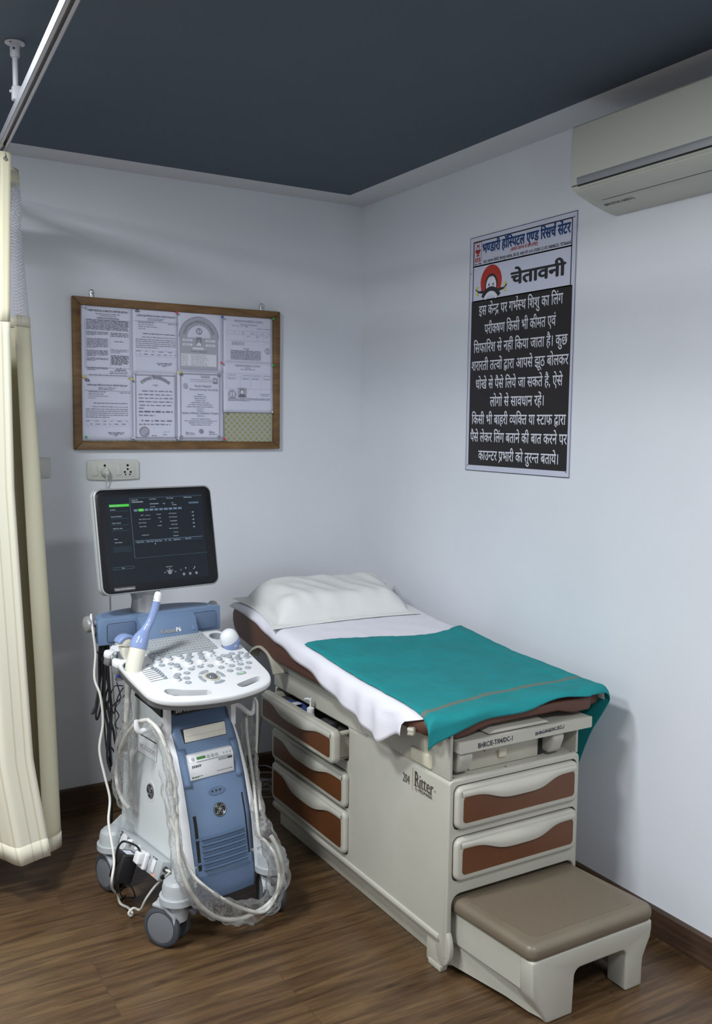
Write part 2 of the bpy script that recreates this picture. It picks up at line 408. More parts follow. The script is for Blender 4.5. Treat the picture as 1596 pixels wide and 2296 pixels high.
        if parent is not None: o.parent = parent
        else: o.location = o_
        if label: o['label'] = label
        return o
def wmat(o):
    M = o.matrix_basis.copy()
    while o.parent is not None: o = o.parent; M = o.matrix_basis @ M
    return M
def tag(o, label, cat, group=None, kind=None):
    o['label'] = label; o['category'] = cat
    if group: o['group'] = group
    if kind: o['kind'] = kind
    return o
def thing(name, label, cat, loc=(0, 0, 0), rz=0.0, group=None):
    o = bpy.data.objects.new(name, None); C.objects.link(o); o.empty_display_size = 0.1
    o.location = loc; o.rotation_euler = (0, 0, rz)
    return tag(o, label, cat, group)
def struct(name, bld, m):
    o = bld.obj(name, m); o['kind'] = 'structure'; return o
def copy_tree(o, parent=None):
    c_ = o.copy(); C.objects.link(c_)
    if parent is not None: c_.parent = parent
    for ch in list(o.children): copy_tree(ch, c_)
    return c_
def frame(o, xd, yd):
    x = Vector(xd).normalized(); y = Vector(yd); y = (y-x*y.dot(x)).normalized(); z = x.cross(y); o = Vector(o)
    return Matrix(((x.x, y.x, z.x, o.x), (x.y, y.y, z.y, o.y), (x.z, y.z, z.z, o.z), (0, 0, 0, 1)))

# ---------------------------------------------------------------- lettering
_tc = {}
def glyphs(s, off=0.0, res=2):
    off = 0.0; k = (s, off, res)
    if k not in _tc:
        cu = bpy.data.curves.new('t', 'FONT'); cu.body = s; cu.size = 1; cu.resolution_u = res; cu.offset = off
        o = bpy.data.objects.new('t', cu); C.objects.link(o)
        dg = bpy.context.evaluated_depsgraph_get()
        me = bpy.data.meshes.new_from_object(o.evaluated_get(dg))
        vs = [(v.co.x, v.co.y) for v in me.vertices]; fs = [tuple(p.vertices) for p in me.polygons]
        bpy.data.objects.remove(o); bpy.data.curves.remove(cu); bpy.data.meshes.remove(me)
        _tc[k] = (vs, fs)
    return _tc[k]
_adv = {}
def advance(s):
    if s not in _adv:
        a = max(v[0] for v in glyphs(s+'WW')[0]); b_ = max(v[0] for v in glyphs('WW')[0])
        _adv[s] = a-b_
    return _adv[s]
HALF = {}
def half(ch, off):
    """a Devanagari half form: the letter without its upright"""
    k = (ch, off)
    if k not in HALF:
        vs, fs = glyphs(ch, off); t = bmesh.new(); V = [t.verts.new((x, y, 0)) for x, y in vs]
        for fc in fs:
            try: t.faces.new([V[i] for i in fc])
            except ValueError: pass
        low = [x for x, y in vs if abs(y) < 0.012+abs(off)*1.5]
        if ch in 'कफ': cx = max(x for x, y in vs)*0.83
        else: cx = (max(low)-0.085-off) if low else max(x for x, y in vs)*0.75
        bmesh.ops.bisect_plane(t, geom=t.verts[:]+t.edges[:]+t.faces[:], plane_co=(cx, 0, 0), plane_no=(1, 0, 0), clear_outer=True)
        t.verts.index_update()
        HALF[k] = ([(v.co.x, v.co.y) for v in t.verts], [tuple(v.index for v in fc.verts) for fc in t.faces], cx); t.free()
    return HALF[k]
def layout(s, off=0.0, res=2):
    """outline of a line of text. Marks: ~X half form of X, ^ hook over the letter before, _ slanted stroke under it, %X small X below"""
    vs, fs = [], []; x = 0.0
    def put(g, dx, dy=0.0, k=1.0):
        b_ = len(vs); vs.extend((p[0]*k+dx, p[1]*k+dy) for p in g[0]); fs.extend(tuple(i+b_ for i in fc) for fc in g[1])
    i = 0; run = ''
    def flush():
        nonlocal run, x
        if run: put(glyphs(run, off, res), x); x += advance(run); run = ''
    while i < len(s):
        c_ = s[i]
        if c_ == '~': flush(); h = half(s[i+1], off); put(h, x); x += h[2]; i += 2; continue
        if c_ == '%': flush(); put(glyphs(s[i+1], off, res), x-0.50, -0.16, 0.55); i += 2; continue
        if c_ == '^':
            flush(); P = catmull([(x-0.30, 0.86, 0), (x-0.20, 0.90, 0), (x-0.09, 0.86, 0), (x-0.10, 0.74, 0), (x-0.16, 0.62, 0)], 4)
            b_ = len(vs); w_ = 0.035+off
            for p in P: vs.append((p.x-w_, p.y)); vs.append((p.x+w_, p.y+0.02))
            fs.extend((b_+2*k, b_+2*k+1, b_+2*k+3, b_+2*k+2) for k in range(len(P)-1)); i += 1; continue
        if c_ == '_':
            flush(); b_ = len(vs); w_ = 0.045+off
            vs.extend([(x-0.22, 0.16+w_), (x-0.22, 0.16-w_), (x-0.52, -0.10-w_), (x-0.52, -0.10+w_)]); fs.append((b_, b_+1, b_+2, b_+3)); i += 1; continue
        run += c_; i += 1
    flush()
    return vs, fs, x
def text(bld, s, M, size=None, width=None, height=None, align='l', off=0.0, mi=0, res=2, arc=None):
    """lettering laid in the plane of M (x right, y up); width scales it sideways to fit"""
    vs, fs, adv = layout(s, off, res)
    if not vs: return
    x0 = min(v[0] for v in vs); x1 = max(v[0] for v in vs)
    ky = size if size else width/(x1-x0); kx = width/(x1-x0) if width else ky
    sh = {'l': -x0, 'c': -(x0+x1)/2, 'r': -x1}[align]
    if off > 0:                       # heavier strokes: the outline repeated with small sideways steps
        n0, f0 = list(vs), list(fs)
        for ox, oy in ((off, 0), (-off, 0), (0, off*.8), (0, -off*.8)):
            b0 = len(vs); vs = vs+[(p[0]+ox, p[1]+oy) for p in n0]; fs = fs+[tuple(i+b0 for i in fc) for fc in f0]
    t = bmesh.new(); V = []; n_each = len(layout(s, off, res)[0])
    for iv, (a, b_) in enumerate(vs):
        px, py = (a+sh)*kx, b_*ky
        if arc:
            th = px/arc; px, py = (arc+py)*math.sin(th), (arc+py)*math.cos(th)-arc
        V.append(t.verts.new((px, py, -.00004*(iv//n_each))))
    for fc in fs:
        try: t.faces.new([V[i] for i in fc])
        except ValueError: pass
    t.normal_update()
    for fc in t.faces:
        if fc.normal.z < 0: fc.normal_flip()
    bld.merge(t, mi, M)
# ================================================================ the room
H = 2.6393; CI = 0.1645; XL = -4.8; YF = -5.4
struct('floor', B().box(XL-.1, .1, YF-.1, .1, -.1, 0), FLOORM)
struct('wall_back', B().box(XL-.1, .1, 0, .1, 0, H+.1), WALL)
struct('wall_right', B().box(0, .1, YF-.1, 0, 0, H+.1), WALL)
struct('wall_left', B().box(XL-.1, XL, YF-.1, 0, 0, H+.1), WALL)
struct('wall_front', B().box(XL, 0, YF-.1, YF, 0, H+.1), WALL)
struct('ceiling', B().box(XL, -CI, YF, -CI, H, H+.1), CEIL)
bd = B(); bd.box(XL, 0, -CI, 0, H, H+.1); bd.box(-CI, 0, YF, -CI, H, H+.1)
struct('trim_1', bd, BORDER)
bb = B(); bb.prism([(0, 0), (-.014, 0), (-.014, .086), (-.009, .093), (0, .093)], 'yz', XL, -.014)
struct('baseboard_back', bb, BASEM)
bb = B(); bb.prism([(0, 0), (-.014, 0), (-.014, .086), (-.009, .093), (0, .093)], 'xz', YF, -.0)
struct('baseboard_right', bb, BASEM)

# ---------------------------------------------------------------- notice board and its papers
BX0, BX1, BZ0, BZ1 = -1.3581, -.4377, 1.5087, 2.1227
board = thing('notice_board', 'wooden framed cloth covered notice board full of pinned papers', 'notice board', ((BX0+BX1)/2, 0, BZ0))
fw = .033
fr_ = B()
for pts in ([(BX0, BZ0), (BX1, BZ0), (BX1-fw, BZ0+fw), (BX0+fw, BZ0+fw)], [(BX0, BZ1), (BX0+fw, BZ1-fw), (BX1-fw, BZ1-fw), (BX1, BZ1)],
            [(BX0, BZ0), (BX0+fw, BZ0+fw), (BX0+fw, BZ1-fw), (BX0, BZ1)], [(BX1, BZ0), (BX1, BZ1), (BX1-fw, BZ1-fw), (BX1-fw, BZ0+fw)]):
    fr_.prism(pts, 'xz', -.026, -.002, bev=.004, seg=2)
fr_.obj('frame', FRAMEM, board, world=True)
B().box(BX0+.02, BX1-.02, -.012, -.003, BZ0+.02, BZ1-.02).obj('board_cloth', CLOTHB, board, world=True)
for hx in (-1.277, -.525):
    hk = B(); hk.box(hx-.007, hx+.007, -.012, -.001, BZ1-.004, BZ1+.03, bev=.002)
    hk.lathe([(0, 0), (.0065, .001), (.0065, .004), (0, .006)], (hx, -.012, BZ1+.025), (0, -1, 0), 12)
    hk.obj('hanging_hook', STEEL, board, world=True)

def dashes(bld, x0, x1, z, h, rng, wmin=.006, wmax=.02, gap=.003, dy=-.0005, mi=0, y=0):
    """a printed line: word-long strokes"""
    x = x0
    while x < x1-.002:
        wd = min(rng.uniform(wmin, wmax), x1-x); h_ = h*rng.uniform(.55, .8)
        bld.flat([(x, y, z), (x+wd, y, z), (x+wd, y, z+h_), (x, y, z+h_)], mi); x += wd+gap
def rows(bld, x0, x1, z0, z1, n, h, rng, y, last=1.0, **k):
    for i in range(n):
        z = z1-(z1-z0)*i/max(1, n-1)
        dashes(bld, x0, x0+(x1-x0)*(last if i == n-1 else 1), z, h, rng, y=y, **k)
def hline(bld, x0, x1, z, y, t=.0007, mi=0): bld.flat([(x0, y, z), (x1, y, z), (x1, y, z+t), (x0, y, z+t)], mi)
def vline(bld, x, z0, z1, y, t=.0007, mi=0): bld.flat([(x, y, z0), (x+t, y, z0), (x+t, y, z1), (x, y, z1)], mi)
def rect(bld, x0, x1, z0, z1, y, mi=0): bld.flat([(x0, y, z0), (x1, y, z0), (x1, y, z1), (x0, y, z1)], mi)
def outline(bld, x0, x1, z0, z1, y, t=.001, mi=0):
    hline(bld, x0, x1, z0, y, t, mi); hline(bld, x0, x1, z1-t, y, t, mi); vline(bld, x0, z0, z1, y, t, mi); vline(bld, x1-t, z0, z1, y, t, mi)
def ring2(bld, cx, cz, r0, r1, y, mi=0, n=28, a0=0, a1=2*PI):
    for k in range(n):
        a, b_ = a0+(a1-a0)*k/n, a0+(a1-a0)*(k+1)/n
        bld.flat([(cx+r0*math.cos(a), y, cz+r0*math.sin(a)), (cx+r1*math.cos(a), y, cz+r1*math.sin(a)), (cx+r1*math.cos(b_), y, cz+r1*math.sin(b_)), (cx+r0*math.cos(b_), y, cz+r0*math.sin(b_))], mi)
def disc2(bld, cx, cz, rx, rz, y, mi=0, n=24): bld.flat([(cx+rx*math.cos(2*PI*k/n), y, cz+rz*math.sin(2*PI*k/n)) for k in range(n)], mi)
def portrait(bld, x0, x1, z0, z1, y, bg, sk, hair, cl):
    wd, ht = x1-x0, z1-z0; cx = (x0+x1)/2
    rect(bld, x0, x1, z0, z1, y, bg)
    disc2(bld, cx, z0+.62*ht, wd*.27, ht*.27, y-.0002, hair)
    bld.flat([(x0+.06*wd, y-.0002, z0), (x1-.06*wd, y-.0002, z0), (x1-.12*wd, y-.0002, z0+.25*ht), (cx+.14*wd, y-.0002, z0+.38*ht), (cx-.14*wd, y-.0002, z0+.38*ht), (x0+.12*wd, y-.0002, z0+.25*ht)], cl)
    disc2(bld, cx, z0+.55*ht, wd*.19, ht*.22, y-.0004, sk)
def TM(x, z, y): return frame((x, y, z), (1, 0, 0), (0, 0, 1))
PINK = [PRN, INKG, INKL, SKINP]
def sheet(x0, x1, z0, z1, y, label, draw, curl=.003):
    t = thing('paper_sheet', label, 'paper', ((x0+x1)/2, y, z0), group='papers pinned on the notice board')
    p = B()
    p.grid(lambda a, b_: (x0+(x1-x0)*a, y-curl*(abs(2*a-1)**4)*(1-b_)**2, z0+(z1-z0)*b_), 12, 12)
    ob = p.obj('sheet', PAPER, t, world=True)
    md = ob.modifiers.new('thick', 'SOLIDIFY'); md.thickness = .0003; md.offset = -1
    q = B(); draw(q, y-curl-.0006); q.obj('print', PINK, t, world=True)
    return t
R_ = random.Random(3)
def paper_reg(q, y):
    text(q, 'CHIEF MEDICAL & HEALTH OFFICER JAIPUR-I', TM(-1.214, 2.068, y), width=.165, height=1, align='c', off=.02, mi=0, size=.011)
    dashes(q, -1.265, -1.165, 2.058, .004, R_, y=y, mi=1); dashes(q, -1.245, -1.18, 2.051, .003, R_, y=y, mi=1)
    text(q, 'CERTIFICATE OF REGISTRATION', TM(-1.214, 2.0395, y), size=.0085, width=.09, align='c', off=.02)
    rows(q, -1.302, -1.130, 1.996, 2.033, 8, .0032, R_, y, wmax=.03)
    for a, b_ in ((1.986, 4), (1.958, 9), (1.911, 6), (1.88, 3), (1.842, 3)): rows(q, -1.302, -1.215, a-.0045*(b_-1), a, b_, .0028, R_, y, last=.4, mi=1, wmax=.03)
    rows(q, -1.203, -1.130, 1.971, 1.984, 3, .0035, R_, y, wmax=.02); dashes(q, -1.19, -1.15, 1.95, .003, R_, y=y)
    rows(q, -1.203, -1.130, 1.905, 1.917, 3, .0026, R_, y, last=.5, mi=1); rows(q, -1.203, -1.130, 1.857, 1.893, 9, .0032, R_, y, last=.6)
    outline(q, -1.310, -1.124, 1.842, 2.036, y, mi=2); vline(q, -1.207, 1.842, 1.99, y, mi=2); vline(q, -1.304, 1.842, 2.03, y, mi=2)
    q.tube([(-1.185, y, 1.834), (-1.175, y, 1.843), (-1.172, y, 1.833), (-1.163, y, 1.845), (-1.158, y, 1.834), (-1.145, y, 1.842)], .0007, n=4); rows(q, -1.21, -1.135, 1.821, 1.828, 2, .0025, R_, y); hline(q, -1.19, -1.14, 1.834, y, .0016)
    dashes(q, -1.295, -1.135, 1.812, .0025, R_, y=y, mi=0)
def letter(x0, z1, q, y, table=True):
    # a letter with a hooded round emblem, a heavy title, a rule and text
    ring2(q, x0+.017, z1-.018, .004, .0095, y, 0, 16, 0, PI); rect(q, x0+.0085, x0+.0255, z1-.021, z1-.018, y, 0)
    text(q, 'कार्यालय मुख्य चिकित्सा एवं स्वास्थ्य अधिकारी जयपुर प्रथम'.replace('र्य', 'य^').replace('त्स', '~तस').replace('स्वा', '~सवा').replace('स्थ्य', '~स~थय').replace('ख्य', '~खय').replace('प्र', 'प_').replace('चि', 'िच').replace('कि', 'िक').replace('धि', 'िध'),
         TM(x0+.098, z1-.037, y), size=.0095, width=.165, align='c', off=.012)
    dashes(q, x0+.06, x0+.135, z1-.045, .003, R_, y=y, mi=1); dashes(q, x0+.06, x0+.125, z1-.051, .003, R_, y=y, mi=1)
    hline(q, x0+.004, x0+.197, z1-.057, y, .0009, 0)
    dashes(q, x0+.02, x0+.09, z1-.062, .003, R_, y=y); dashes(q, x0+.148, x0+.196, z1-.064, .003, R_, y=y, mi=1)
    for k, w_ in ((0, .065), (1, .08), (2, .03)): dashes(q, x0+.02, x0+.02+w_, z1-.071-.0085*k, .003, R_, y=y, mi=1)
    dashes(q, x0+.04, x0+.18, z1-.108, .0035, R_, y=y)
    dashes(q, x0+.035, x0+.182, z1-.122, .003, R_, y=y, mi=1); rows(q, x0+.008, x0+.182, z1-.165, z1-.132, 5, .0032, R_, y, last=.55, mi=1)
    dashes(q, x0+.01, x0+.18, z1-.181, .003, R_, y=y, mi=1, gap=.02); dashes(q, x0+.025, x0+.18, z1-.193, .0034, R_, y=y, mi=1, gap=.012)
    outline(q, x0+.008, x0+.184, z1-.2, z1-.176, y, .0005, 2)
    for k, (a, b_) in enumerate(((.098, .165), (.103, .162), (.122, .142))): dashes(q, x0+a, x0+b_, z1-.228-.006*k, .003, R_, y=y)
def paper_l1(q, y): letter(-1.108, 2.098, q, y)
def paper_l2(q, y): letter(-1.318, 1.806, q, y)
def paper_arch(q, y):
    cx = -.823; zb = 1.852
    rect(q, cx-.087, cx+.087, zb, 1.985, y, 2); ring2(q, cx, 1.985, .055, .087, y, 2, 24, 0, PI)
    for k in range(1): ring2(q, cx, 1.985, .089, .0905, y, 1, 24, 0, PI)
    text(q, 'RAJASTHAN MEDICAL COUNCIL', frame((cx, y-.0004, 1.985+.064), (1, 0, 0), (0, 0, 1)), size=.014, width=.17, align='c', off=.02, mi=0, arc=.064)
    ring2(q, cx+.001, 2.014, .010, .0135, y-.0003, 1, 20); vline(q, cx+.0005, 2.004, 2.024, y-.0003, .002, 1)
    for sx in (-.073, .031):
        for z in (1.97, 1.951): rect(q, cx+sx, cx+sx+.044, z, z+.009, y-.0004, 3); dashes(q, cx+sx+.008, cx+sx+.036, z+.003, .003, R_, y=y-.0006, mi=1)
    portrait(q, cx-.013, cx+.013, 1.952, 1.988, y-.0004, 1, 2, 0, 3)
    rect(q, cx-.028, cx+.022, 1.936, 1.945, y-.0004, 3)
    text(q, 'Certificate of Registration', TM(cx, 1.925, y-.0004), size=.009, width=.075, align='c', mi=0)
    rect(q, cx-.080, cx+.080, 1.865, 1.917, y-.0004, 3)
    for k in range(8): dashes(q, cx-.077, cx-.05, 1.911-.0062*k, .0025, R_, y=y-.0006, mi=1); dashes(q, cx-.036, cx+.03+.005*(k % 4), 1.911-.0062*k, .0025, R_, y=y-.0006, mi=1)
    outline(q, cx-.093, cx+.1, 1.85, 2.095, y, .0006, 2)
def paper_c1(q, y):
    text(q, 'THE RAJASTHAN MEDICAL COUNCIL', TM(-.59, 2.066, y), size=.012, width=.14, align='c', mi=1)
    text(q, 'Certificate of Registration', TM(-.59, 2.053, y), size=.009, width=.08, align='c', mi=1)
    dashes(q, -.667, -.59, 2.047, .003, R_, y=y, mi=1, gap=.01); dashes(q, -.55, -.475, 2.04, .003, R_, y=y, mi=2)
    outline(q, -.695, -.47, 1.985, 2.028, y, .0006, 2); hline(q, -.695, -.47, 2.012, y, .0006, 2)
    for x in (-.615, -.55, -.52): vline(q, x, 1.985, 2.028, y, .0006, 2)
    dashes(q, -.66, -.485, 2.018, .003, R_, y=y, mi=2, gap=.03); dashes(q, -.6, -.485, 2.004, .003, R_, y=y, mi=2, gap=.03)
    rows(q, -.67, -.61, 1.966, 1.978, 4, .0024, R_, y, mi=2); dashes(q, -.615, -.585, 1.951, .003, R_, y=y, mi=1); dashes(q, -.603, -.59, 1.945, .003, R_, y=y)
    rows(q, -.675, -.53, 1.903, 1.941, 10, .0026, R_, y, mi=1, wmax=.04)
    ring2(q, -.497, 1.945, .010, .0135, y, 2, 20); vline(q, -.498, 1.935, 1.955, y, .002, 1)
def paper_c2(q, y):
    text(q, 'RAJASTHAN MEDICAL COUNCIL', TM(-.595, 1.872, y), size=.012, width=.12, align='c', mi=1)
    dashes(q, -.607, -.583, 1.866, .003, R_, y=y, mi=1); dashes(q, -.63, -.56, 1.859, .003, R_, y=y, mi=1)
    outline(q, -.70, -.472, 1.774, 1.842, y, .0006, 2); hline(q, -.70, -.472, 1.826, y, .0006, 2)
    for x in (-.632, -.582, -.53): vline(q, x, 1.774, 1.842, y, .0006, 2)
    for x in (-.69, -.622, -.576, -.52): dashes(q, x, x+.04, 1.833, .003, R_, y=y, mi=2); dashes(q, x, x+.035, 1.818, .0032, R_, y=y, mi=1)
    ring2(q, -.67, 1.751, .0125, .0185, y, 2, 24); vline(q, -.671, 1.737, 1.765, y, .002, 1)
    portrait(q, -.642, -.603, 1.738, 1.779, y, 2, 3, 0, 0)
    dashes(q, -.535, -.485, 1.752, .003, R_, y=y, mi=1); dashes(q, -.53, -.49, 1.745, .003, R_, y=y, mi=2)
    rows(q, -.69, -.485, 1.722, 1.732, 3, .0026, R_, y, last=.5, mi=1, wmax=.05)
def border2(q, x0, x1, z0, z1, y): outline(q, x0, x1, z0, z1, y, .004, 2); outline(q, x0+.001, x1-.001, z0+.001, z1-.001, y-.0002, .0008, 1)
def paper_hindi(q, y):
    border2(q, -1.104, -.929, 1.557, 1.822, y)
    text(q, 'राजस्थान विश्वविद्यालय'.replace('स्था', '~सथा').replace('वि', 'िव').replace('श्व', '~शव').replace('द्या', 'दया'), TM(-1.017, 1.803, y), size=.021, width=.125, align='c', off=.02, mi=1, arc=.085)
    text(q, 'जयपुर', TM(-1.017, 1.775, y), size=.010, align='c', mi=1)
    z = 1.752
    for k, (a, b_) in enumerate(((-1.075, -.945), (-1.089, -.945), (-1.089, -.942), (-1.089, -.943), (-1.085, -.943), (-1.089, -.066-1), (-1.089, -.943), (-1.089, -1.02))):
        dashes(q, a, b_, z, .0055 if k != 6 else .0075, R_, y=y, mi=1 if k != 6 else 0, wmin=.01, wmax=.026, gap=.006); z -= .0148
        if k == 4: z += .002
    dashes(q, -1.078, -.946, 1.628, .0055, R_, y=y, mi=0, wmax=.03, gap=.008); dashes(q, -1.089, -.952, 1.613, .0055, R_, y=y, mi=1, wmax=.02, gap=.006)
    ring2(q, -1.066, 1.584, .016, .021, y, 1, 24); disc2(q, -1.066, 1.584, .012, .012, y, 2)
    dashes(q, -1.035, -1.01, 1.566, .003, R_, y=y); dashes(q, -.985, -.955, 1.583, .002, R_, y=y, mi=2); dashes(q, -.985, -.968, 1.571, .004, R_, y=y, mi=1)
def paper_degree(q, y):
    border2(q, -.909, -.727, 1.556, 1.834, y)
    for cx, cz in ((-.905, 1.83), (-.731, 1.83), (-.905, 1.56), (-.731, 1.56)): disc2(q, cx, cz, .010, .010, y-.0003, 1, 6)
    rect(q, -.815, -.776, 1.817, 1.826, y-.0003, 2); rows(q, -.865, -.765, 1.80, 1.808, 2, .0025, R_, y, mi=2)
    portrait(q, -.76, -.739, 1.793, 1.818, y-.0003, 2, 3, 0, 1)
    disc2(q, -.885, 1.78, .010, .012, y, 2)
    text(q, 'Bharati Vidyapeeth', TM(-.805, 1.777, y), size=.014, width=.075, align='c', mi=1)
    text(q, 'Deemed University, Pune (India)', TM(-.802, 1.762, y), size=.014, width=.13, align='c', mi=1)
    for k, w_ in enumerate((.026, .055, .05, .048, .08, .105, .122, .034, .03)): dashes(q, -.819-w_/2, -.819+w_/2, 1.744-.0088*k, .0032, R_, y=y, mi=1, wmax=.03)
    text(q, 'Bachelor of Medicine and Bachelor of Surgery', TM(-.817, 1.661, y), size=.0125, width=.166, align='c', mi=1, off=.01)
    text(q, '(M.B.B.S.)', TM(-.817, 1.65, y), size=.009, align='c', mi=1)
    for k, w_ in enumerate((.085, .15, .11, .09)): dashes(q, -.817-w_/2, -.817+w_/2, 1.639-.0085*k, .003, R_, y=y, mi=1, wmax=.03)
    disc2(q, -.814, 1.587, .010, .010, y, 1)
    for x in (-.885, -.78): dashes(q, x, x+.04, 1.572, .003, R_, y=y, mi=1)
    q.tube([(-.885, y, 1.577), (-.880, y, 1.585), (-.878, y, 1.577), (-.872, y, 1.580), (-.845, y, 1.578)], .0007, n=4, mi=0)
    q.tube([(-.778, y, 1.59), (-.774, y, 1.578), (-.768, y, 1.588), (-.764, y, 1.578), (-.757, y, 1.584), (-.752, y, 1.577)], .0008, n=4, mi=0)
py = -.0125
sheet(-1.324, -1.112, 1.800, 2.094, py-.0022, 'printed registration certificate in the top left corner of the notice board', paper_reg)
sheet(-1.326, -1.114, 1.5455, 1.812, py-.0034, 'printed letter in the bottom left corner of the notice board, small dark emblem', paper_l2)
sheet(-1.112, -.913, 1.825, 2.099, py-.0010, 'printed letter second in the top row of the notice board, small arched emblem', paper_l1)
sheet(-1.113, -.919, 1.5455, 1.832, py-.0022, 'Hindi certificate with an arched grey title and round seal inside a thin border', paper_hindi)
sheet(-.917, -.710, 1.842, 2.1035, py-.0034, 'certificate with a wide grey arch and a portrait in its middle', paper_arch)
sheet(-.921, -.710, 1.5455, 1.842, py-.0046, 'degree certificate in script lettering inside a corner-ornamented border', paper_degree)
sheet(-.712, -.4685, 1.884, 2.101, py-.0010, 'pale council certificate in the top right corner of the notice board', paper_c1)
sheet(-.711, -.469, 1.671, 1.893, py-.0058, 'council certificate with a round seal beside a portrait, above the bare cloth', paper_c2)

def pin(x, z, m, label):
    q = B(); q.lathe([(0, 0), (.0015, 0), (.0015, .006), (.0045, .007), (.0055, .011), (.0040, .015), (0, .0165)], (x, py-.010, z), (random.uniform(-.3, .3), -1, random.uniform(-.3, .3)), 12)
    q.lathe([(0, -.012), (.0006, -.010), (.0006, 0), (0, 0)], (x, py-.010, z), (0, -1, 0), 6)
    tag(q.obj('push_pin', m), label, 'push pin', 'push pins on the notice board')
for x, z, m_, l_ in ((-1.314, 2.085, CLEARP, 'clear push pin in the top left corner of the registration certificate'), (-.928, 2.088, REDP, 'red push pin at the top edge, just left of the arched certificate'),
                   (-.720, 2.081, BLUEP, 'only blue push pin, top right of the arched certificate'), (-.473, 2.088, GREENP, 'green push pin in the top right corner of the notice board'),
                   (-.721, 1.884, REDP, 'red push pin at the lower right corner of the arched certificate'), (-.475, 1.885, GREENP, 'green push pin halfway down the right side of the notice board'),
                   (-1.319, 1.801, YELP, 'yellow push pin near the left side of the notice board'), (-1.121, 1.802, YELP, 'yellow push pin between the letter and the Hindi certificate'),
                   (-.914, 1.831, YELP, 'yellow push pin at the top left corner of the degree certificate'), (-1.314, 1.561, GREENP, 'green push pin in the bottom left corner of the notice board'),
                   (-.713, 1.556, REDP, 'red push pin at the bottom right corner of the degree certificate'), (-.711, 1.676, CLEARP, 'clear push pin at the top left corner of the bare cloth'),
                   (-.478, 1.677, CLEARP, 'clear push pin at the top right corner of the bare cloth'), (-1.119, 1.555, CLEARP, 'clear push pin at the bottom left corner of the Hindi certificate'),
                   (-.920, 1.554, CLEARP, 'clear push pin at the bottom left corner of the degree certificate')):
    pin(x, z, m_, l_)

# ---------------------------------------------------------------- warning poster on the right wall
PY0, PY1, PZ0, PZ1 = -.8408, -1.435, 1.4458, 2.3591
po = thing('warning_poster', 'tall black and white Hindi warning poster on the right wall', 'poster', (0, (PY0+PY1)/2, PZ0))
pb = B(); pb.box(-.0045, -.0005, PY1, PY0, PZ0, PZ1, mi=0)
PX = -.0048
def prect(bld, y0, y1, z0, z1, x=PX, mi=0): bld.flat([(x, y0, z0), (x, y1, z0), (x, y1, z1), (x, y0, z1)], mi)
pb.obj('board', PRINTW, po, world=True)
ln = B()
def pout(y0, y1, z0, z1, t, x=PX):
    prect(ln, y0, y1, z0, z0+t, x); prect(ln, y0, y1, z1-t, z1, x); prect(ln, y0, y0-t, z0, z1, x); prect(ln, y1+t, y1, z0, z1, x)
pout(PY0, PY1, PZ0, PZ1, .0022); pout(-.862, -1.4135, 2.243, 2.341, .0045); pout(-.862, -1.4135, 2.108, 2.247, .0045)
prect(ln, -.858, -1.421, 1.468, 2.111)
ln.obj('printed_ground', PRINTB, po, world=True)
def PM(y, z, x=PX-.0006): return frame((x, y, z), (0, -1, 0), (0, 0, 1))
q = B()
text(q, 'भ~णडारी हॉि~सपटल ए~णड िरसच^ सेंटर', PM(-.920, 2.291), size=.053, width=.484, off=.042)
q.obj('title_lettering', INKB, po, world=True)
q = B()
text(q, '(आपके ~सवा~स~थय के साथ हमेशा)', PM(-1.087, 2.2735), size=.0185, width=.150, off=.012)
q.obj('motto_lettering', INKR, po, world=True)
q = B()
for pts in ([( -.869, 2.336), (-.913, 2.336), (-.913, 2.3345), (-.869, 2.3345)], [(-.869, 2.2625), (-.913, 2.2625), (-.913, 2.261), (-.869, 2.261)], [(-.869, 2.336), (-.8705, 2.336), (-.8705, 2.261), (-.869, 2.261)], [(-.9115, 2.336), (-.913, 2.336), (-.913, 2.261), (-.9115, 2.261)],
            [(-.879, 2.329), (-.884, 2.329), (-.891, 2.322), (-.898, 2.329), (-.903, 2.329), (-.892, 2.317)], [(-.873, 2.307), (-.909, 2.307), (-.903, 2.296), (-.892, 2.289), (-.879, 2.296)],
            [(-.885, 2.289), (-.897, 2.289), (-.902, 2.283), (-.880, 2.283)], [(-.876, 2.277), (-.883, 2.277), (-.883, 2.263), (-.876, 2.263)], [(-.887, 2.277), (-.895, 2.277), (-.895, 2.273), (-.887, 2.273)], [(-.889, 2.277), (-.893, 2.277), (-.893, 2.263), (-.889, 2.263)], [(-.899, 2.277), (-.906, 2.277), (-.906, 2.263), (-.899, 2.263)]):
    q.flat([(PX-.0006, a, b_) for a, b_ in pts])
for k in range(18):
    a, b_ = 2*PI*k/18, 2*PI*(k+1)/18
    q.flat([(PX-.0006, -.891-rr*math.sin(t_), 2.313+rr*math.cos(t_)) for rr, t_ in ((.0075, a), (.010, a), (.010, b_), (.0075, b_))])
q.obj('hospital_emblem', INKR, po, world=True)
q = B()
text(q, '138-ए, वसु~नधरा कॉलोनी, गोपालपुरा बाईपास, टोंक रोड, जयपुर फोन: 0141-2703851-52 (मो.) 9680086255, 7073666666', PM(-.925, 2.2515), size=.0165, width=.483, off=.008)
q.obj('address_lettering', INK, po, world=True)
q = B(); text(q, 'Since 1986', PM(-.870, 2.2505), size=.0085, width=.043, off=.02)
q.obj('date_lettering', INK, po, world=True)
q = B(); text(q, 'चेतावनी', PM(-1.094, 2.150), size=.068, width=.290, off=.038)
q.obj('heading_lettering', INK, po, world=True)
q = B()
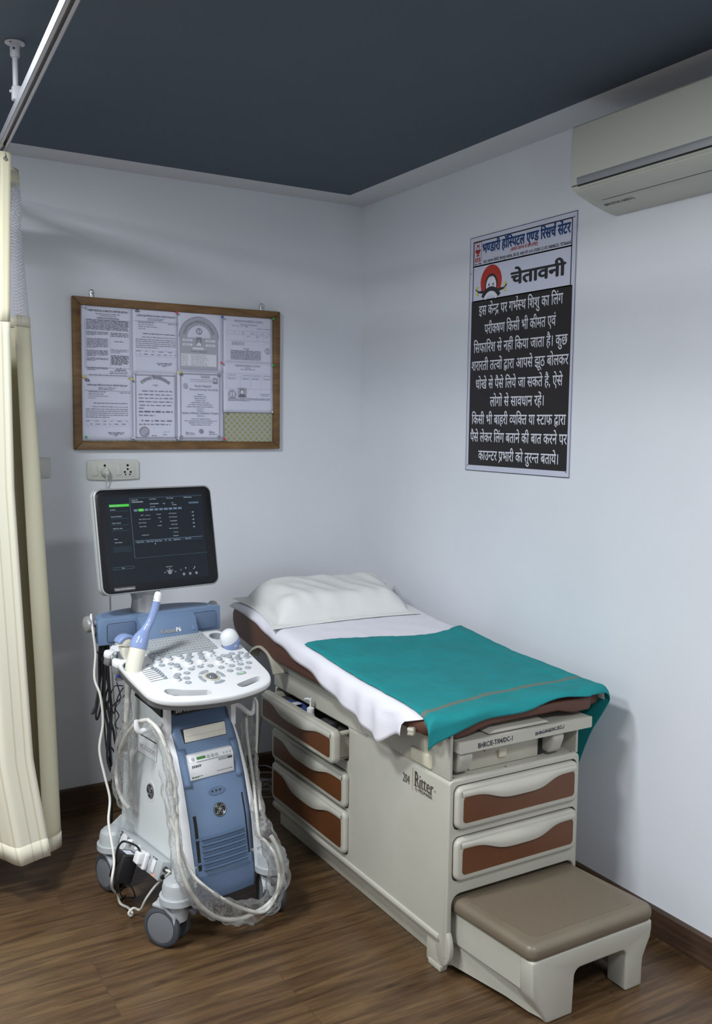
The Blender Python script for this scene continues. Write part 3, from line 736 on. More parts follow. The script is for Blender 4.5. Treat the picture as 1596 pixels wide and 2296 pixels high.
for s_, ya, yb, z in (('इस के~नद_ पर गभ^~सथ िशशु का िलंग', -.906, -1.377, 2.0535), ('परी~कषण िकसी भी कीमत एवं', -.944, -1.344, 1.980), ('िसफािरश से नहीं िकया जाता है। कुछ', -.878, -1.406, 1.910),
                      ('शरारती त~तवों द%वारा आपसे झूठ बोलकर', -.868, -1.414, 1.841), ('धोखे से पैसे िलये जा सकते है, ऐसे', -.897, -1.388, 1.769), ('लोगों से सावधान रहें।', -.988, -1.293, 1.700),
                      ('िकसी भी बाहरी ~वयि~कत या ~सटाफ द%वारा', -.876, -1.410, 1.631), ('पैसे लेकर िलंग बताने की बात करने पर', -.869, -1.419, 1.562), ('काउ~नटर प_भारी को तुर~नत बताये।', -.923, -1.377, 1.491)):
    text(q, s_, PM(ya, z), size=.0560, width=ya-yb, off=.012)
q.obj('warning_text', SKINP, po, world=True)
# round emblem: red disc, pale round face, dark plaits with yellow bows and a dark arc
q = B(); ex, ez = -.976, 2.165
def pe(pts, mi, dx): q.flat([(PX-dx, ey, z) for ey, z in pts], mi)
pe([(-.976-.064*math.sin(t_), 2.176+.064*math.cos(t_)) for t_ in [-2.15+4.3*k/40 for k in range(41)]], 0, .0003)
pe([(-.978-.038*math.sin(t_), 2.165+.041*math.cos(t_)) for t_ in [-PI*.62+1.24*PI*k/20 for k in range(21)]], 2, .0006)
pe([(-.978-.031*math.sin(t_), 2.160+.038*math.cos(t_)) for t_ in [2*PI*k/28 for k in range(28)]], 1, .0009)
for k in range(14):
    a, b_ = -1.05+2.1*k/14, -1.05+2.1*(k+1)/14
    pe([(-.977-rr*math.sin(t_)*1.0, 2.092+rr*math.cos(t_)) for rr, t_ in ((.049, a), (.066, a), (.066, b_), (.049, b_))], 2, .0012)
    pe([(-.977-rr*math.sin(t_), 2.092+rr*math.cos(t_)) for rr, t_ in ((0.034, a), (.049, a), (.049, b_), (.034, b_))], 1, .0011)
for sg in (1, -1):
    P = [(-.977+sg*.030, 2.140), (-.977+sg*.055, 2.148), (-.977+sg*.075, 2.147), (-.977+sg*.098, 2.160), (-.977+sg*.092, 2.151), (-.977+sg*.075, 2.140), (-.977+sg*.050, 2.136), (-.977+sg*.03, 2.128)]
    pe(P, 2, .0013)
    c0, c1 = -.977+sg*.083, 2.148
    pe([(c0, c1), (c0-.007, c1+.018), (c0+.007, c1+.018)], 3, .0016); pe([(c0, c1), (c0-.007, c1-.018), (c0+.007, c1-.018)], 3, .0016)
    pe([(-.978+sg*.0125-.004*math.sin(t_), 2.166+.0045*math.cos(t_)) for t_ in [2*PI*k/12 for k in range(12)]], 2, .0014)
    pe([(-.978+sg*.020, 2.1605), (-.978+sg*.005, 2.1605), (-.978+sg*.005, 2.1595), (-.978+sg*.020, 2.1595)], 2, .0014)
for k in range(4): pe([(-.969-.005*k, 2.200), (-.973-.005*k, 2.200), (-.971-.005*k, 2.191)], 2, .0014)
pe([(-.9765, 2.184), (-.9785, 2.184), (-.9775, 2.181)], 0, .0014)
q.obj('round_emblem', [INKR, SKINP, INK, YELLOW], po, world=True)
for y_, z_ in ((PY0-.012, PZ0+.02), (PY1+.014, PZ1-.02), (PY1+.016, PZ0+.02), (PY0-.010, 2.22)):
    B().lathe([(0, 0), (.004, 0), (.0035, .0015), (0, .002)], (-.0046, y_, z_), (-1, 0, 0), 10).obj('fixing_screw', STEEL, po, world=True)

# ---------------------------------------------------------------- switch plates
sp_ = thing('socket_plate', 'cream switch and socket plate under the notice board', 'socket', (-1.197, 0, 1.383))
q = B(); q.prism([(x, z+(.004*(1-((x+1.197)/.11)**2) if z > 1.42 else -.004*(1-((x+1.197)/.11)**2))) for x, z in rrect(-1.306, -1.088, 1.386, 1.464, .008, 3)[:4]+[(-1.306+.218*k/10, 1.464) for k in range(9, 0, -1)]+rrect(-1.306, -1.088, 1.386, 1.464, .008, 3)[4:12]+[(-1.306+.218*k/10, 1.386) for k in range(1, 10)]+rrect(-1.306, -1.088, 1.386, 1.464, .008, 3)[12:]], 'xz', -.012, -.0005, bev=.003)
q.obj('cover_plate', SOCK, sp_, world=True)
B().box(-1.291, -1.106, -.0135, -.011, 1.396, 1.452, bev=.001).obj('module_panel', SOCK, sp_, world=True)
for x in (-1.274, -1.178):
    q = B(); q.prism([(-.0133, 1.403), (-.0175, 1.403), (-.0145, 1.447), (-.0133, 1.447)], 'yz', x-.010, x+.010, bev=.0008)
    q.obj('rocker_switch', SOCK, sp_, world=True)
q = B()
for dx, dz, rr in ((0, .019, .0052), (0, .003, .0045), (-.0125, -.009, .0046), (.0125, -.009, .0046), (-.009, -.019, .0034), (.009, -.019, .0034), (-.096, .019, .0052)):
    q = B(); q.lathe([(0, 0), (rr, 0), (rr, .0006), (0, .0006)], (-1.138+dx, -.0134, 1.424+dz), (0, -1, 0), 14); q.obj('pin_hole', DARK, sp_, world=True)
q = B(); q.box(-1.217, -1.192, -.0126, -.0118, 1.4545, 1.461); q.obj('sticker', PAPER, sp_, world=True)
q = B(); text(q, 'नं.-2', frame((-1.2045, -.013, 1.4562), (1, 0, 0), (0, 0, 1)), size=.0045, align='c', off=.02); q.obj('sticker_writing', INKB, sp_, world=True)
pl = thing('wall_plug', 'cream plug with a thin cord in the socket below the notice board', 'plug', (-1.234, -.014, 1.41))
q = B(); q.lathe([(0, -.0), (.018, 0), (.0185, .012), (.014, .026), (.008, .034), (0, .034)], (-1.234, -.0145, 1.416), (0, -1, 0), 18); q.box(-1.241, -1.227, -.045, -.018, 1.400, 1.436, bev=.004)
q.obj('plug_body', SOCK, pl, world=True)
q = B(); q.tube([(-1.234, -.040, 1.405), (-1.233, -.036, 1.385), (-1.231, -.022, 1.35), (-1.229, -.018, 1.2), (-1.226, -.018, 1.0), (-1.222, -.018, .6), (-1.2, -.02, .2), (-1.18, -.03, .006)], .0028, n=6)
q.obj('cord', CABLEW, pl, world=True)
sw = thing('switch_plate', 'cream switch plate half hidden behind the curtain', 'switch', (-1.50, 0, 1.39))
B().box(-1.545, -1.449, -.011, -.0005, 1.395, 1.475, bev=.004).obj('cover_plate', SOCK, sw, world=True)
B().box(-1.535, -1.459, -.0128, -.010, 1.405, 1.464, bev=.001).obj('rocker_switch', SOCK, sw, world=True)

# ---------------------------------------------------------------- air conditioner
AY0, AY1 = -1.605, -2.50
ac = thing('air_conditioner', 'cream wall mounted split air conditioner high on the right wall', 'air conditioner', (0, (AY0+AY1)/2, 2.31))
prof = [(0, 2.556), (-.196, 2.556), (-.202, 2.550), (-.206, 2.50), (-.2045, 2.41), (-.200, 2.376), (-.192, 2.363), (-.17, 2.352), (-.10, 2.328), (-.045, 2.314), (-.02, 2.309), (0, 2.309)]
q = B(); q.prism([(x, z) for x, z in prof], 'xz', AY1, AY0, bev=.006, seg=3, ang=1.0); q.obj('casing', ACM, ac, world=True)
q = B(); q.prism([(-.2020, 2.3955), (-.2042, 2.3955), (-.2035, 2.388), (-.2005, 2.3735), (-.198, 2.3735)], 'xz', AY1+.02, AY0-.030, bev=.0006); q.obj('trim_strip', ACG, ac, world=True)
for pts, e0 in (([(-.2000, 2.3738), (-.1978, 2.3690), (-.190, 2.3720)], .030), ([(-.1265, 2.3378), (-.116, 2.3333), (-.114, 2.345)], .056), ([(-.184, 2.3600), (-.180, 2.3578), (-.13, 2.3392), (-.13, 2.344)], None)):
    q = B(); q.prism(pts, 'xz', AY1+.02 if e0 else AY0-.0335, AY0-(e0 or .0305)); q.obj('outlet_gap', DARK, ac, world=True)
q = B(); q.prism([(-.1925, 2.3625), (-.127, 2.3370), (-.128, 2.3320), (-.1935, 2.3570)], 'xz', AY1+.03, AY0-.034, bev=.0015); q.obj('louvre', ACM, ac, world=True)
q = B(); q.prism([(-.2007, 2.3745), (-.1990, 2.3717), (-.197, 2.374)], 'xz', AY0-.030, AY0-.005); q.obj('seam', DGREY, ac, world=True)
q = B(); text(q, 'BHRC/ET/AC-06/IDU-2', frame((-.083, AY0-.040, 2.3224), (0, -1, 0), (-.055, 0, .014)), size=.020, width=.12, off=.01); q.obj('pen_marking', INKP, ac, world=True)

# ---------------------------------------------------------------- curtain track
def trx(y): return -1.7350+.0600*(y+.70)
tr_ = thing('curtain_track', 'white ceiling hung curtain track with a drop rod', 'curtain track', (trx(-1.1), -1.13, 2.47))
z0 = 2.464
q = B()
A_, D_ = Vector((trx(.0), -.002, 0)), Vector((trx(-4.6), -4.6, 0)); dirv = (D_-A_).normalized(); nrm = Vector((dirv.y, -dirv.x, 0))
def rail(a0, a1, zz0, zz1, mi=0):
    P = [A_+nrm*a0, A_+nrm*a1, D_+nrm*a1, D_+nrm*a0]
    q.prism([(p.x, p.y) for p in P], 'xy', zz0, zz1, bev=.001, mi=mi)
rail(-.014, .014, z0+.022, z0+.026); rail(-.014, -.0115, z0, z0+.024); rail(.0115, .014, z0, z0+.024); rail(-.014, -.0045, z0, z0+.003); rail(.0045, .014, z0, z0+.003)
q.obj('rail', RAILM, tr_, world=True)
hx, hy = trx(-1.13)-.012, -1.13
q = B(); q.lathe([(0, H-.001), (.026, H-.001), (.026, H-.004), (.013, H-.006), (.0125, H-.036), (.010, H-.040), (0, H-.040)], (hx, hy, 0)); q.obj('ceiling_flange', RAILM, tr_, world=True)
q = B(); q.lathe([(0, 2.50), (.0075, 2.50), (.0075, H-.03), (0, H-.03)], (hx, hy, 0), n=14); q.obj('drop_rod', RAILM, tr_, world=True)
q = B(); q.box(hx-.010, hx+.014, hy-.012, hy+.012, z0+.024, 2.525, bev=.003); q.lathe([(0, 0), (.004, 0), (.004, .006), (0, .006)], (hx-.010, hy, 2.51), (-1, 0, 0), 8); q.obj('rod_clamp', RAILM, tr_, world=True)
for a in (.6, 3.9):
    q = B(); q.lathe([(0, 0), (.0045, 0), (.0045, .0008), (0, .0008)], (hx+.018*math.cos(a), hy+.018*math.sin(a), H-.0048), (0, 0, -1), 8); q.obj('screw_hole', DGREY, tr_, world=True)
q = B(); q.lathe([(0, 0), (.004, 0), (.0035, .0015), (0, .0015)], (hx-.005, hy-.0115, H-.02), (-.4, -.9, 0), 8); q.obj('fixing_screw', DGREY, tr_, world=True)

# ---------------------------------------------------------------- curtain
cu = thing('privacy_curtain', 'cream hospital curtain with a white net top hanging from the track', 'curtain', (-1.80, -.66, 0.1))
ZT, ZN, ZH = 2.455, 1.966, 0.16
def lerp(a, b_, t): return a+(b_-a)*t
def sstep(t): t = min(1, max(0, t)); return t*t*(3-2*t)
def edge_x(z):            # the right edge of the front leaf
    pts = [(2.46, -1.712), (1.97, -1.726), (1.4, -1.725), (.81, -1.699), (.5, -1.684), (.16, -1.634)]
    for (za, xa), (zb, xb) in zip(pts, pts[1:]):
        if z >= zb: return lerp(xa, xb, (za-z)/(za-zb))
    return -1.634
def front_pt(a, z):       # a: 0 at the free right edge, metres leftward
    x = edge_x(z)-a
    k = (2.46-z)/2.3
    yy = -.705-.045*math.sin(a*(15-5*k)+.4)*min(1, a*8)*(.4+.6*k)+.11*k*sstep((a-.095)/.07)-.02
    return (x, yy, z)
def back_edge(z):
    pts = [(2.46, -1.650), (1.97, -1.614), (1.38, -1.585), (.75, -1.557), (.1, -1.540)]
    for (za, xa), (zb, xb) in zip(pts, pts[1:]):
        if z >= zb: return lerp(xa, xb, (za-z)/(za-zb))
    return -1.540
def back_pt(a, z):        # a rounded fold bulging towards the room behind the front leaf, then running back along the track
    xe = back_edge(z); wd = lerp(.075, .17, sstep((2.46-z)/1.6))
    if a < .5:
        t = a/.5; th = lerp(-.9, PI*.5, t); return (xe-wd*.5+wd*.5*math.cos(th)-.03*(1-t)**2*(2 if z < 2.3 else 1), -.57+.05*math.sin(th), z)
    t = (a-.5)/.5; return (xe-wd*.5-t*.75, -.52+.07*t-.030*math.sin(t*16)*min(1, t*5), z)
def leaf(fn, alen, na, za, zb, nz, name, m_, scale=1.0):
    q = B(); q.grid(lambda i, j: fn(i*alen, lerp(za, zb, j)), na, nz, uvf=lambda i, j: (i*alen*scale, lerp(za, zb, j)))
    o = q.obj(name, m_, cu, world=True, ang=80)
    if 'net' not in name: md = o.modifiers.new('thick', 'SOLIDIFY'); md.thickness = .0012; md.offset = 0
    return o
leaf(front_pt, .75, 60, ZN, ZH, 26, 'front_leaf', CURTS)
leaf(lambda a, z: front_pt(a+.030, z), .70, 60, ZT-.05, ZN, 10, 'front_net', NET)
q = B(); q.grid(lambda i, j: (lambda p: (p[0], p[1]-.003, p[2]))(front_pt(i*.032, lerp(ZT, ZN-.03, j))), 3, 12, uvf=lambda i, j: (i*.03+.3, j)); o = q.obj('edge_tape', CURT, cu, world=True); md = o.modifiers.new('t', 'SOLIDIFY'); md.thickness = .0014
leaf(front_pt, .75, 60, ZT, ZT-.052, 2, 'heading_tape', CURT)
leaf(back_pt, 1.0, 70, ZN, .115, 26, 'rear_leaf', CURT)
leaf(back_pt, .55, 50, ZT-.055, ZN, 14, 'rear_net', NET, .27)
leaf(back_pt, 1.0, 70, ZT-.012, ZT-.057, 2, 'heading_tape', CURT)
def tape(fn, alen, na, za, zb, name, dy):
    q = B(); q.grid(lambda i, j: (lambda p: (p[0]+.0, p[1]+dy, p[2]))(fn(i*alen, lerp(za, zb, j))), na, 2, uvf=lambda i, j: (i*alen, j*.1)); o = q.obj(name, CURTS, cu, world=True); md = o.modifiers.new('t', 'SOLIDIFY'); md.thickness = .0015
tape(front_pt, .75, 60, ZH+.062, ZH-.001, 'bottom_hem', -.0022); tape(back_pt, 1.0, 70, .165, .114, 'bottom_hem', -.002); tape(back_pt, 1.0, 70, ZN+.004, ZN-.030, 'net_seam', -.002)
for a in (.018, .19, .36, .53):
    p = Vector(front_pt(a, ZT-.022)); g_ = B()
    g_.lathe([(.0032, 0), (.0062, 0), (.0062, .003), (.0032, .003)], (p.x, p.y-.005, p.z), (0, -1, 0), 14); g_.obj('eyelet', STEEL, cu, world=True)
    g_ = B(); tx = p.x; g_.tube([(tx, p.y-.010, p.z+.000), (tx+.002, p.y-.004, p.z+.012), (tx-.004, p.y+.0, p.z+.030), (trx(p.y), p.y+.006, z0+.004)], .0017, n=6); g_.ball((trx(p.y), p.y+.006, z0+.010), .006, n=10)
    g_.obj('track_hook', STEEL, cu, world=True)
# ================================================================ examination table
TX0, TX1, TY, TR = -.739, -.2275, -1.76, -.600
tb = thing('examination_table', 'cream drawer-base examination table with brown upholstery and pull-out step', 'examination table', ((TX0+TX1)/2, (TY+TR)/2, 0))
XM = (TX0+TX1)/2
# --- base cabinet: an arch-section body (the step slides under it) with a recess for the open drawer
def rsq(cx, cy, rad, a0, a1, n=6): return [(cx+rad*math.cos(a0+(a1-a0)*k/n), cy+rad*math.sin(a0+(a1-a0)*k/n)) for k in range(n+1)]
sx0, sx1 = -.7185, -.2390
arch = [(TX0, .060)]+rsq(TX0+.018, .585, .016, PI, PI/2)+rsq(TX1-.018, .585, .016, PI/2, 0)+[(TX1, .060), (sx1, .060)]+rsq(sx1-.03, .222, .03, 0, PI/2)+rsq(sx0+.03, .222, .03, PI/2, PI)+[(sx0, .060)]
q = B(); q.prism(arch, 'xz', TY, TR, bev=.012, seg=4, ang=.9)
bmesh.ops.triangulate(q.bm, faces=q.bm.faces[:])
ct = B(); ct.prism(rrect(-1.186, -.618, .472, .5935, .016), 'yz', TX0-.03, TX1-.06)
q.cut(ct)
for za, zb in ((.303, .437), (.138, .299)):
    ct = B(); ct.prism(rrect(-1.190, -.604, za, zb, .022), 'yz', TX0-.03, TX0+.016); q.cut(ct)
for za, zb in ((.449, .585), (.293, .430)):
    ct = B(); ct.prism(rrect(-.7225, -.240, za, zb, .022), 'xz', TY-.03, TY+.018); q.cut(ct)
ct = B(); ct.prism([(-1.722, .112), (TR+.1, .112), (TR+.1, -.1), (-1.745, -.1), (-1.742, .085), (-1.734, .104)], 'yz', TX0-.1, TX1+.1); q.cut(ct)
q.box(sx0-.008, sx1+.008, TR-.02, TR-.001, .12, .5)
base = q.obj('base_cabinet', CREAM, tb, world=True)
for xa, xb in ((TX0+.002, sx0-.001), (sx1+.001, TX1-.002)):
    q = B(); q.prism([(TY+.020+.036*math.cos(t_), .092+.060*math.sin(t_)) for t_ in [2*PI*k/28 for k in range(28)]], 'yz', xa, xb, bev=.004, ang=.9); q.obj('front_foot', CREAM, tb, world=True, ang=50)
# flared skirt lip and plinth
q = B(); q.prism([(TX0-.006, .112), (TX0-.004, .122), (TX0+.012, .128), (TX0+.012, .100), (TX0-.002, .100)], 'xz', -1.725, TR+.002, bev=.002); q.obj('skirt_lip', CREAM, tb, world=True)
q = B(); q.box(-.690, -.278, -1.715, -.555, .0, .101, bev=.006); q.obj('plinth', CREAMD, tb, world=True)
q = B(); q.box(TX0+.012, TX0+.040, -1.722, -1.645, .004, .085, bev=.006); q.box(TX0+.008, TX0+.034, -1.725, -1.66, 0, .018, bev=.004); q.obj('levelling_pad', CREAMD, tb, world=True)
# raised rear side panel with its swept front edge, then the upper housing
wave = [(-1.30, .598), (-1.275, .600), (-1.262, .610), (-1.250, .630), (-1.235, .650), (-1.20, .668), (-1.1, .668), (TR, .668), (TR, .598)]
for xa in (TX0, TX1-.05):
    q = B(); q.prism(wave, 'yz', xa, xa+.05, bev=.005, seg=3); q.obj('side_rail', CREAM, tb, world=True)
q = B()
q.prism([(TY+.004, .6), (TY+.004, .742)]+rsq(TY+.02, .745, .016, PI, PI/2)+[(-1.3, .735), (TR, .715), (TR, .6)], 'yz', TX0+.006, TX0+.016, bev=.003)
q.prism([(TY+.004, .6), (TY+.004, .68)]+rsq(TY+.02, .684, .016, PI, PI/2)+[(-1.3, .70), (TR, .705), (TR, .6)], 'yz', TX1-.016, TX1-.006, bev=.003)
q.box(TX0+.01, TX1-.01, -1.60, -1.585, .60, .73); q.box(TX0+.01, TX1-.01, -1.60, TR+.02, .70, .712); q.box(TX0+.01, TX1-.01, TR, TR+.015, .6, .715)
q.obj('upper_housing', CREAM, tb, world=True)
q = B(); q.box(TX0+.016, TX1-.016, TY+.004, -1.60, .598, .603, bev=.001); q.obj('housing_shelf', CREAM, tb, world=True)
for x, y in ((TX0+.026, TY+.016), (-.52, TY+.012), (-.255, TY+.016)):
    q = B(); q.lathe([(0, 0), (.0035, 0), (.003, .001), (0, .001)], (x, y, .603), (0, 0, 1), 8); q.obj('shelf_screw', DGREY, tb, world=True)
q = B(); q.box(TX0-.001, TX0+.010, -1.668, -1.560, .605, .648, bev=.006, seg=3); q.box(TX0+.004, TX0+.0075, -1.655, -1.625, .640, .70, bev=.001); q.obj('side_cover', IVORY, tb, world=True)
# tray, inner box, stirrup brackets in the housing mouth
q = B(); q.box(-.7155, -.1995, TY-.0165, -1.50, .708, .7165); q.prism(rrect(-.716, -.199, .6835, .7180, .003, 3), 'xz', TY-.018, TY-.0125); q.box(-.2035, -.1992, TY-.015, -1.55, .684, .715); q.box(-.7158, -.7115, TY-.015, -1.55, .684, .715)
q.obj('leg_rest_tray', CREAM, tb, world=True)
q = B(); q.box(-.640, -.372, TY+.035, TY+.10, .604, .682, bev=.004); q.prism([(TY+.010, .66), (TY+.036, .664), (TY+.036, .684), (TY+.018, .684)], 'yz', -.60, -.40, bev=.004); q.obj('drawer_block', CREAMD, tb, world=True)
q = B(); q.box(-.535, -.505, TY+.025, TY+.04, .628, .662, bev=.004); q.obj('release_button', IVORY, tb, world=True)
for x in (-.680, -.325):
    q = B(); q.prism([(TY-.006, .682), (TY-.010, .664), (TY+.004, .628), (TY+.016, .614), (TY+.06, .616), (TY+.06, .684)], 'yz', x-.026, x+.022, bev=.010, seg=3); q.obj('stirrup_bracket', CREAM, tb, world=True)
for a_ in ((-.722, -.700, TY+.03, TY+.09, .606, .668), (-.372, -.350, TY+.04, TY+.09, .606, .676)):
    q = B(); q.box(*a_); q.obj('bracket_slot', DARK, tb, world=True)
def PF(x, z): return frame((x, TY-.0184, z), (1, 0, 0), (0, 0, 1))
q = B(); text(q, 'BHRC/E-T/04/DC-1', frame((-.650, TY-.0186, .6915), (1, 0, .02), (.08, 0, 1)), size=.021, width=.128, off=.03); q.obj('pen_marking', INKP, tb, world=True)
q = B(); text(q, 'BHRC/INE/MC/BT-1', frame((-.432, TY-.0186, .694), (1, 0, .05), (.06, 0, 1)), size=.015, width=.115, off=.02)
q.box(-.430, -.318, TY-.0188, TY-.0182, .6985, .700); q.obj('pen_marking', INKP, tb, world=True)

# --- drawers
def drawer_front(tf, a0, a1, z0, z1, th=.030, parent=None, wob=0):
    """rounded front with a brown inlay below a swept hand grip; tf maps (along, out, up)"""
    dr = bpy.data.objects.new('drawer', None); C.objects.link(dr); dr.parent = parent; dr.empty_display_size = .05
    M = tf
    q = B(); q.prism(rrect(a0, a1, z0, z1, .024, 6), 'xz', 0, th, bev=.010, seg=4, ang=.9, M=M); q.obj('front_panel', CREAM, dr, world=True)
    L = a1-a0; hgt = z1-z0; i0, i1, j0 = a0+.022, a1-.020, z0+.020
    jt = z1-.026
    top = []
    for k in range(25):
        t = k/24; x = lerp(i1-.012, i0+.012, t)
        s_ = math.exp(-((t-.50)/.27)**4)
        top.append((x, jt-.002-s_*hgt*.20))
    pts = rsq(i1-.012, j0+.012, .012, -PI/2, 0)+[(i1, jt-.014), (i1-.004, jt-.005)]+top+[(i0+.004, jt-.005), (i0, jt-.014)]+rsq(i0+.012, j0+.012, .012, PI, 1.5*PI)
    q = B(); q.prism(pts, 'xz', th-.001, th+.0012, M=M); q.obj('inlay', INLAY, dr, world=True)
    # swept grip: a ledge that is deepest in the middle
    tp = bmesh.new(); V = []; n = 28
    for k in range(n+1):
        t = k/n; x = lerp(a0+.016, a1-.016, t); s_ = math.exp(-((t-.50)/.27)**4)
        zb = jt-.002-s_*hgt*.20
        row = [(x, th-.003, z1-.010), (x, th+.003+.006*s_, z1-.014), (x, th+.004+.012*s_, lerp(z1-.014, zb, .6)), (x, th+.003+.010*s_, zb), (x, th-.002, zb-.0005)]
        V.append([tp.verts.new(p) for p in row])
    for A, D in zip(V, V[1:]):
        for k in range(4): tp.faces.new((A[k], A[k+1], D[k+1], D[k]))
    bmesh.ops.recalc_face_normals(tp, faces=tp.faces[:])
    q = B(); q.merge(tp, 0, M); q.obj('hand_grip', CREAM, dr, world=True, ang=60)
    return dr
def ML(x): return frame((x, 0, 0), (0, -1, 0), (0, 0, 1)) @ Matrix(((1, 0, 0, 0), (0, 0, 1, 0), (0, 1, 0, 0), (0, 0, 0, 1)))
# local (along, out, up) -> world
MLEFT = lambda x: Matrix(((0, -1, 0, x), (-1, 0, 0, 0), (0, 0, 1, 0), (0, 0, 0, 1)))
MFRONT = lambda y: Matrix(((1, 0, 0, 0), (0, -1, 0, y), (0, 0, 1, 0), (0, 0, 0, 1)))
drawer_front(MLEFT(TX0+.014), .608, 1.186, .307, .433, parent=tb)
drawer_front(MLEFT(TX0+.014), .608, 1.186, .142, .295, parent=tb)
drawer_front(MFRONT(TY+.014), -.7185, -.244, .453, .581, parent=tb)
drawer_front(MFRONT(TY+.014), -.7185, -.244, .297, .426, parent=tb)
XD = TX0-.062
d1 = drawer_front(MLEFT(XD+.030), .614, 1.192, .474, .592, th=.034, parent=tb)
q = B(); bx0, bx1, by0, by1 = XD+.030, TX1-.09, -1.172, -.632
q.box(bx0, bx1, by0, by0+.010, .484, .578, bev=.002); q.box(bx0, bx1, by0-.008, by0+.010, .570, .580, bev=.002); q.box(bx0, bx1, by1-.010, by1, .484, .578, bev=.002); q.box(bx0, bx1, by0, by1, .482, .488); q.box(bx1-.01, bx1, by0, by1, .484, .578)
q.obj('drawer_tray', CREAMD, d1, world=True)

# --- brand lettering on the side (reads along -y)
def PS(y, z, x=TX0-.0006): return frame((x, y, z), (0, -1, 0), (0, 0, 1))
q = B(); text(q, '204', PS(-1.521, .524), size=.040, width=.036)
q.obj('model_number', BROWNINK, tb, world=True)
q = B(); text(q, 'Ritter', PS(-1.587, .532), size=.060, width=.096)
for yy in (-1.5885, -1.5885+.0): q.box(TX0-.0008, TX0-.0004, yy-.010, yy+.003, .5305, .533); q.box(TX0-.0008, TX0-.0004, yy-.010, yy+.003, .5735, .576)
for yy in (-1.6115, -1.6665): q.box(TX0-.0008, TX0-.0004, yy-.009, yy+.004, .5308, .5328)
q.obj('brand_lettering', BROWNINK, tb, world=True)
q = B(); text(q, 'by', PS(-1.589, .518), size=.016, width=.012); text(q, 'MIDMARK', PS(-1.607, .518), size=.0145, width=.072, off=.01); text(q, '®', PS(-1.688, .545), size=.010)
q.obj('maker_lettering', BROWNINK, tb, world=True)
q = B(); q.box(TX0-.0008, TX0-.0003, -1.5745, -1.5735, .512, .582); q.obj('brand_rule', ORANGE, tb, world=True)

# --- pull-out step
st = bpy.data.objects.new('step', None); C.objects.link(st); st.parent = tb; st.empty_display_size = .1
FX0, FX1, FY = -.688, -.208, -.0
FY = -2.070
q = B()
q.prism([(FX0+.010, .192), (FX1-.010, .192), (FX1-.010, .165)]+[(FX1-.014, .140), (FX1-.030, .110), (FX1-.042, .085), (FX1-.044, .05), (FX1-.044, .0), (-.320, 0), (-.320, .098)]+rsq(-.342, .106, .022, 0, PI/2)+rsq(-.498, .106, .022, PI/2, PI)+[(-.524, .0), (FX0+.068, 0), (FX0+.060, .020), (FX0+.022, .076), (FX0+.012, .098)], 'xz', FY+.004, FY+.080, bev=.008, seg=3, ang=.7)
for x0_, x1_, x2_, x3_ in ((FX0+.010, FX0+.030, -.705, -.685), (FX1-.030, FX1-.010, -.262, -.242)):
    q.loft([[(x0_, FY+.05, .098), (x1_, FY+.05, .098), (x1_, FY+.05, .192), (x0_, FY+.05, .192)], [(x2_, TY+.09, .098), (x3_, TY+.09, .098), (x3_, TY+.09, .192), (x2_, TY+.09, .192)]])
for x0_, x2_ in ((FX0+.066, -.690), (FX1-.066, -.280)):
    sd = [(FY+.014, .10), (FY+.014, .012), (FY+.06, .010), (FY+.14, .018), (TY+.09, .020), (TY+.09, .10)]
    q.loft([[(lerp(x0_, x2_, (y-FY)/(TY-FY)), y, z) for y, z in sd], [(lerp(x0_, x2_, (y-FY)/(TY-FY))+.02, y, z) for y, z in sd]])
q.obj('step_body', CREAM, st, world=True)
def trd(e):   # tread outline, a little narrower where it slides under the cabinet
    P = [(FX0+e, FY+.030+e)]+rsq(FX0+.032+e, FY+.030+e, .030, PI, 1.5*PI)+rsq(FX1-.032-e, FY+.030+e, .030, 1.5*PI, 2*PI)+[(-.2405-e*.6, TY+.10), (-.7165+e*.6, TY+.10)]
    return P[1:]
q = B(); q.prism(trd(0), 'xy', .187, .236, bev=.020, seg=5, ang=.9); q.obj('tread', TREAD, st, world=True, ang=50)
q = B(); q.prism(trd(.040), 'xy', .2353, .2366, mi=0); q.obj('studded_pad', STUD, st, world=True)

# --- upholstery
def ztop(y):
    pts = [(-1.86, .782), (-1.80, .788), (-1.35, .801), (-.95, .838), (-.42, .886), (-.30, .880)]
    if y <= pts[0][0]: return pts[0][1]
    for (a, za), (b_, zb) in zip(pts, pts[1:]):
        if y <= b_: return lerp(za, zb, sstep((y-a)/(b_-a))*.4+.6*(y-a)/(b_-a))
    return pts[-1][1]
UX0, UX1 = -.806, -.118
ys = [-1.735+(-.38+1.735)*k/24 for k in range(25)]
prof = [(y, ztop(y)-.003) for y in ys]+[(-.345, .876), (-.325, .850), (-.325, .812), (-.345, .775), (-.40, .745), (-.50, .733), (-.8, .722), (-1.2, .716), (-1.735, .730)]
q = B(); q.prism(prof, 'yz', UX0, UX1, bev=.026, seg=5, ang=.9); q.obj('mattress', VINYL, tb, world=True, ang=60)
lw = [(-.744, .776), (-.180, .776), (-.180, .738)]+[(-.188, .732), (-.25, .730), (-.27, .734), (-.32, .746), (-.58, .744), (-.63, .736), (-.66, .727), (-.70, .7215), (-.735, .7245), (-.744, .735)]
q = B(); q.prism(lw, 'xz', TY+.006, -1.60, bev=.007, seg=3, ang=.9); q.obj('leg_rest_pad', VINYL, tb, world=True)
q = B(); q.prism([(-.60, .720), (-.36, .720), (-.38, .730), (-.58, .730)], 'xz', TY-.004, -1.62, bev=.003); q.obj('tray_grip', CREAM, tb, world=True)
sp = catmull([(a_, b_, 0) for a_, b_ in ((-.525, .700), (-.530, .717), (-.560, .738), (-.610, .756), (-.655, .753), (-.695, .738), (-.722, .706), (-.738, .680))], 5)
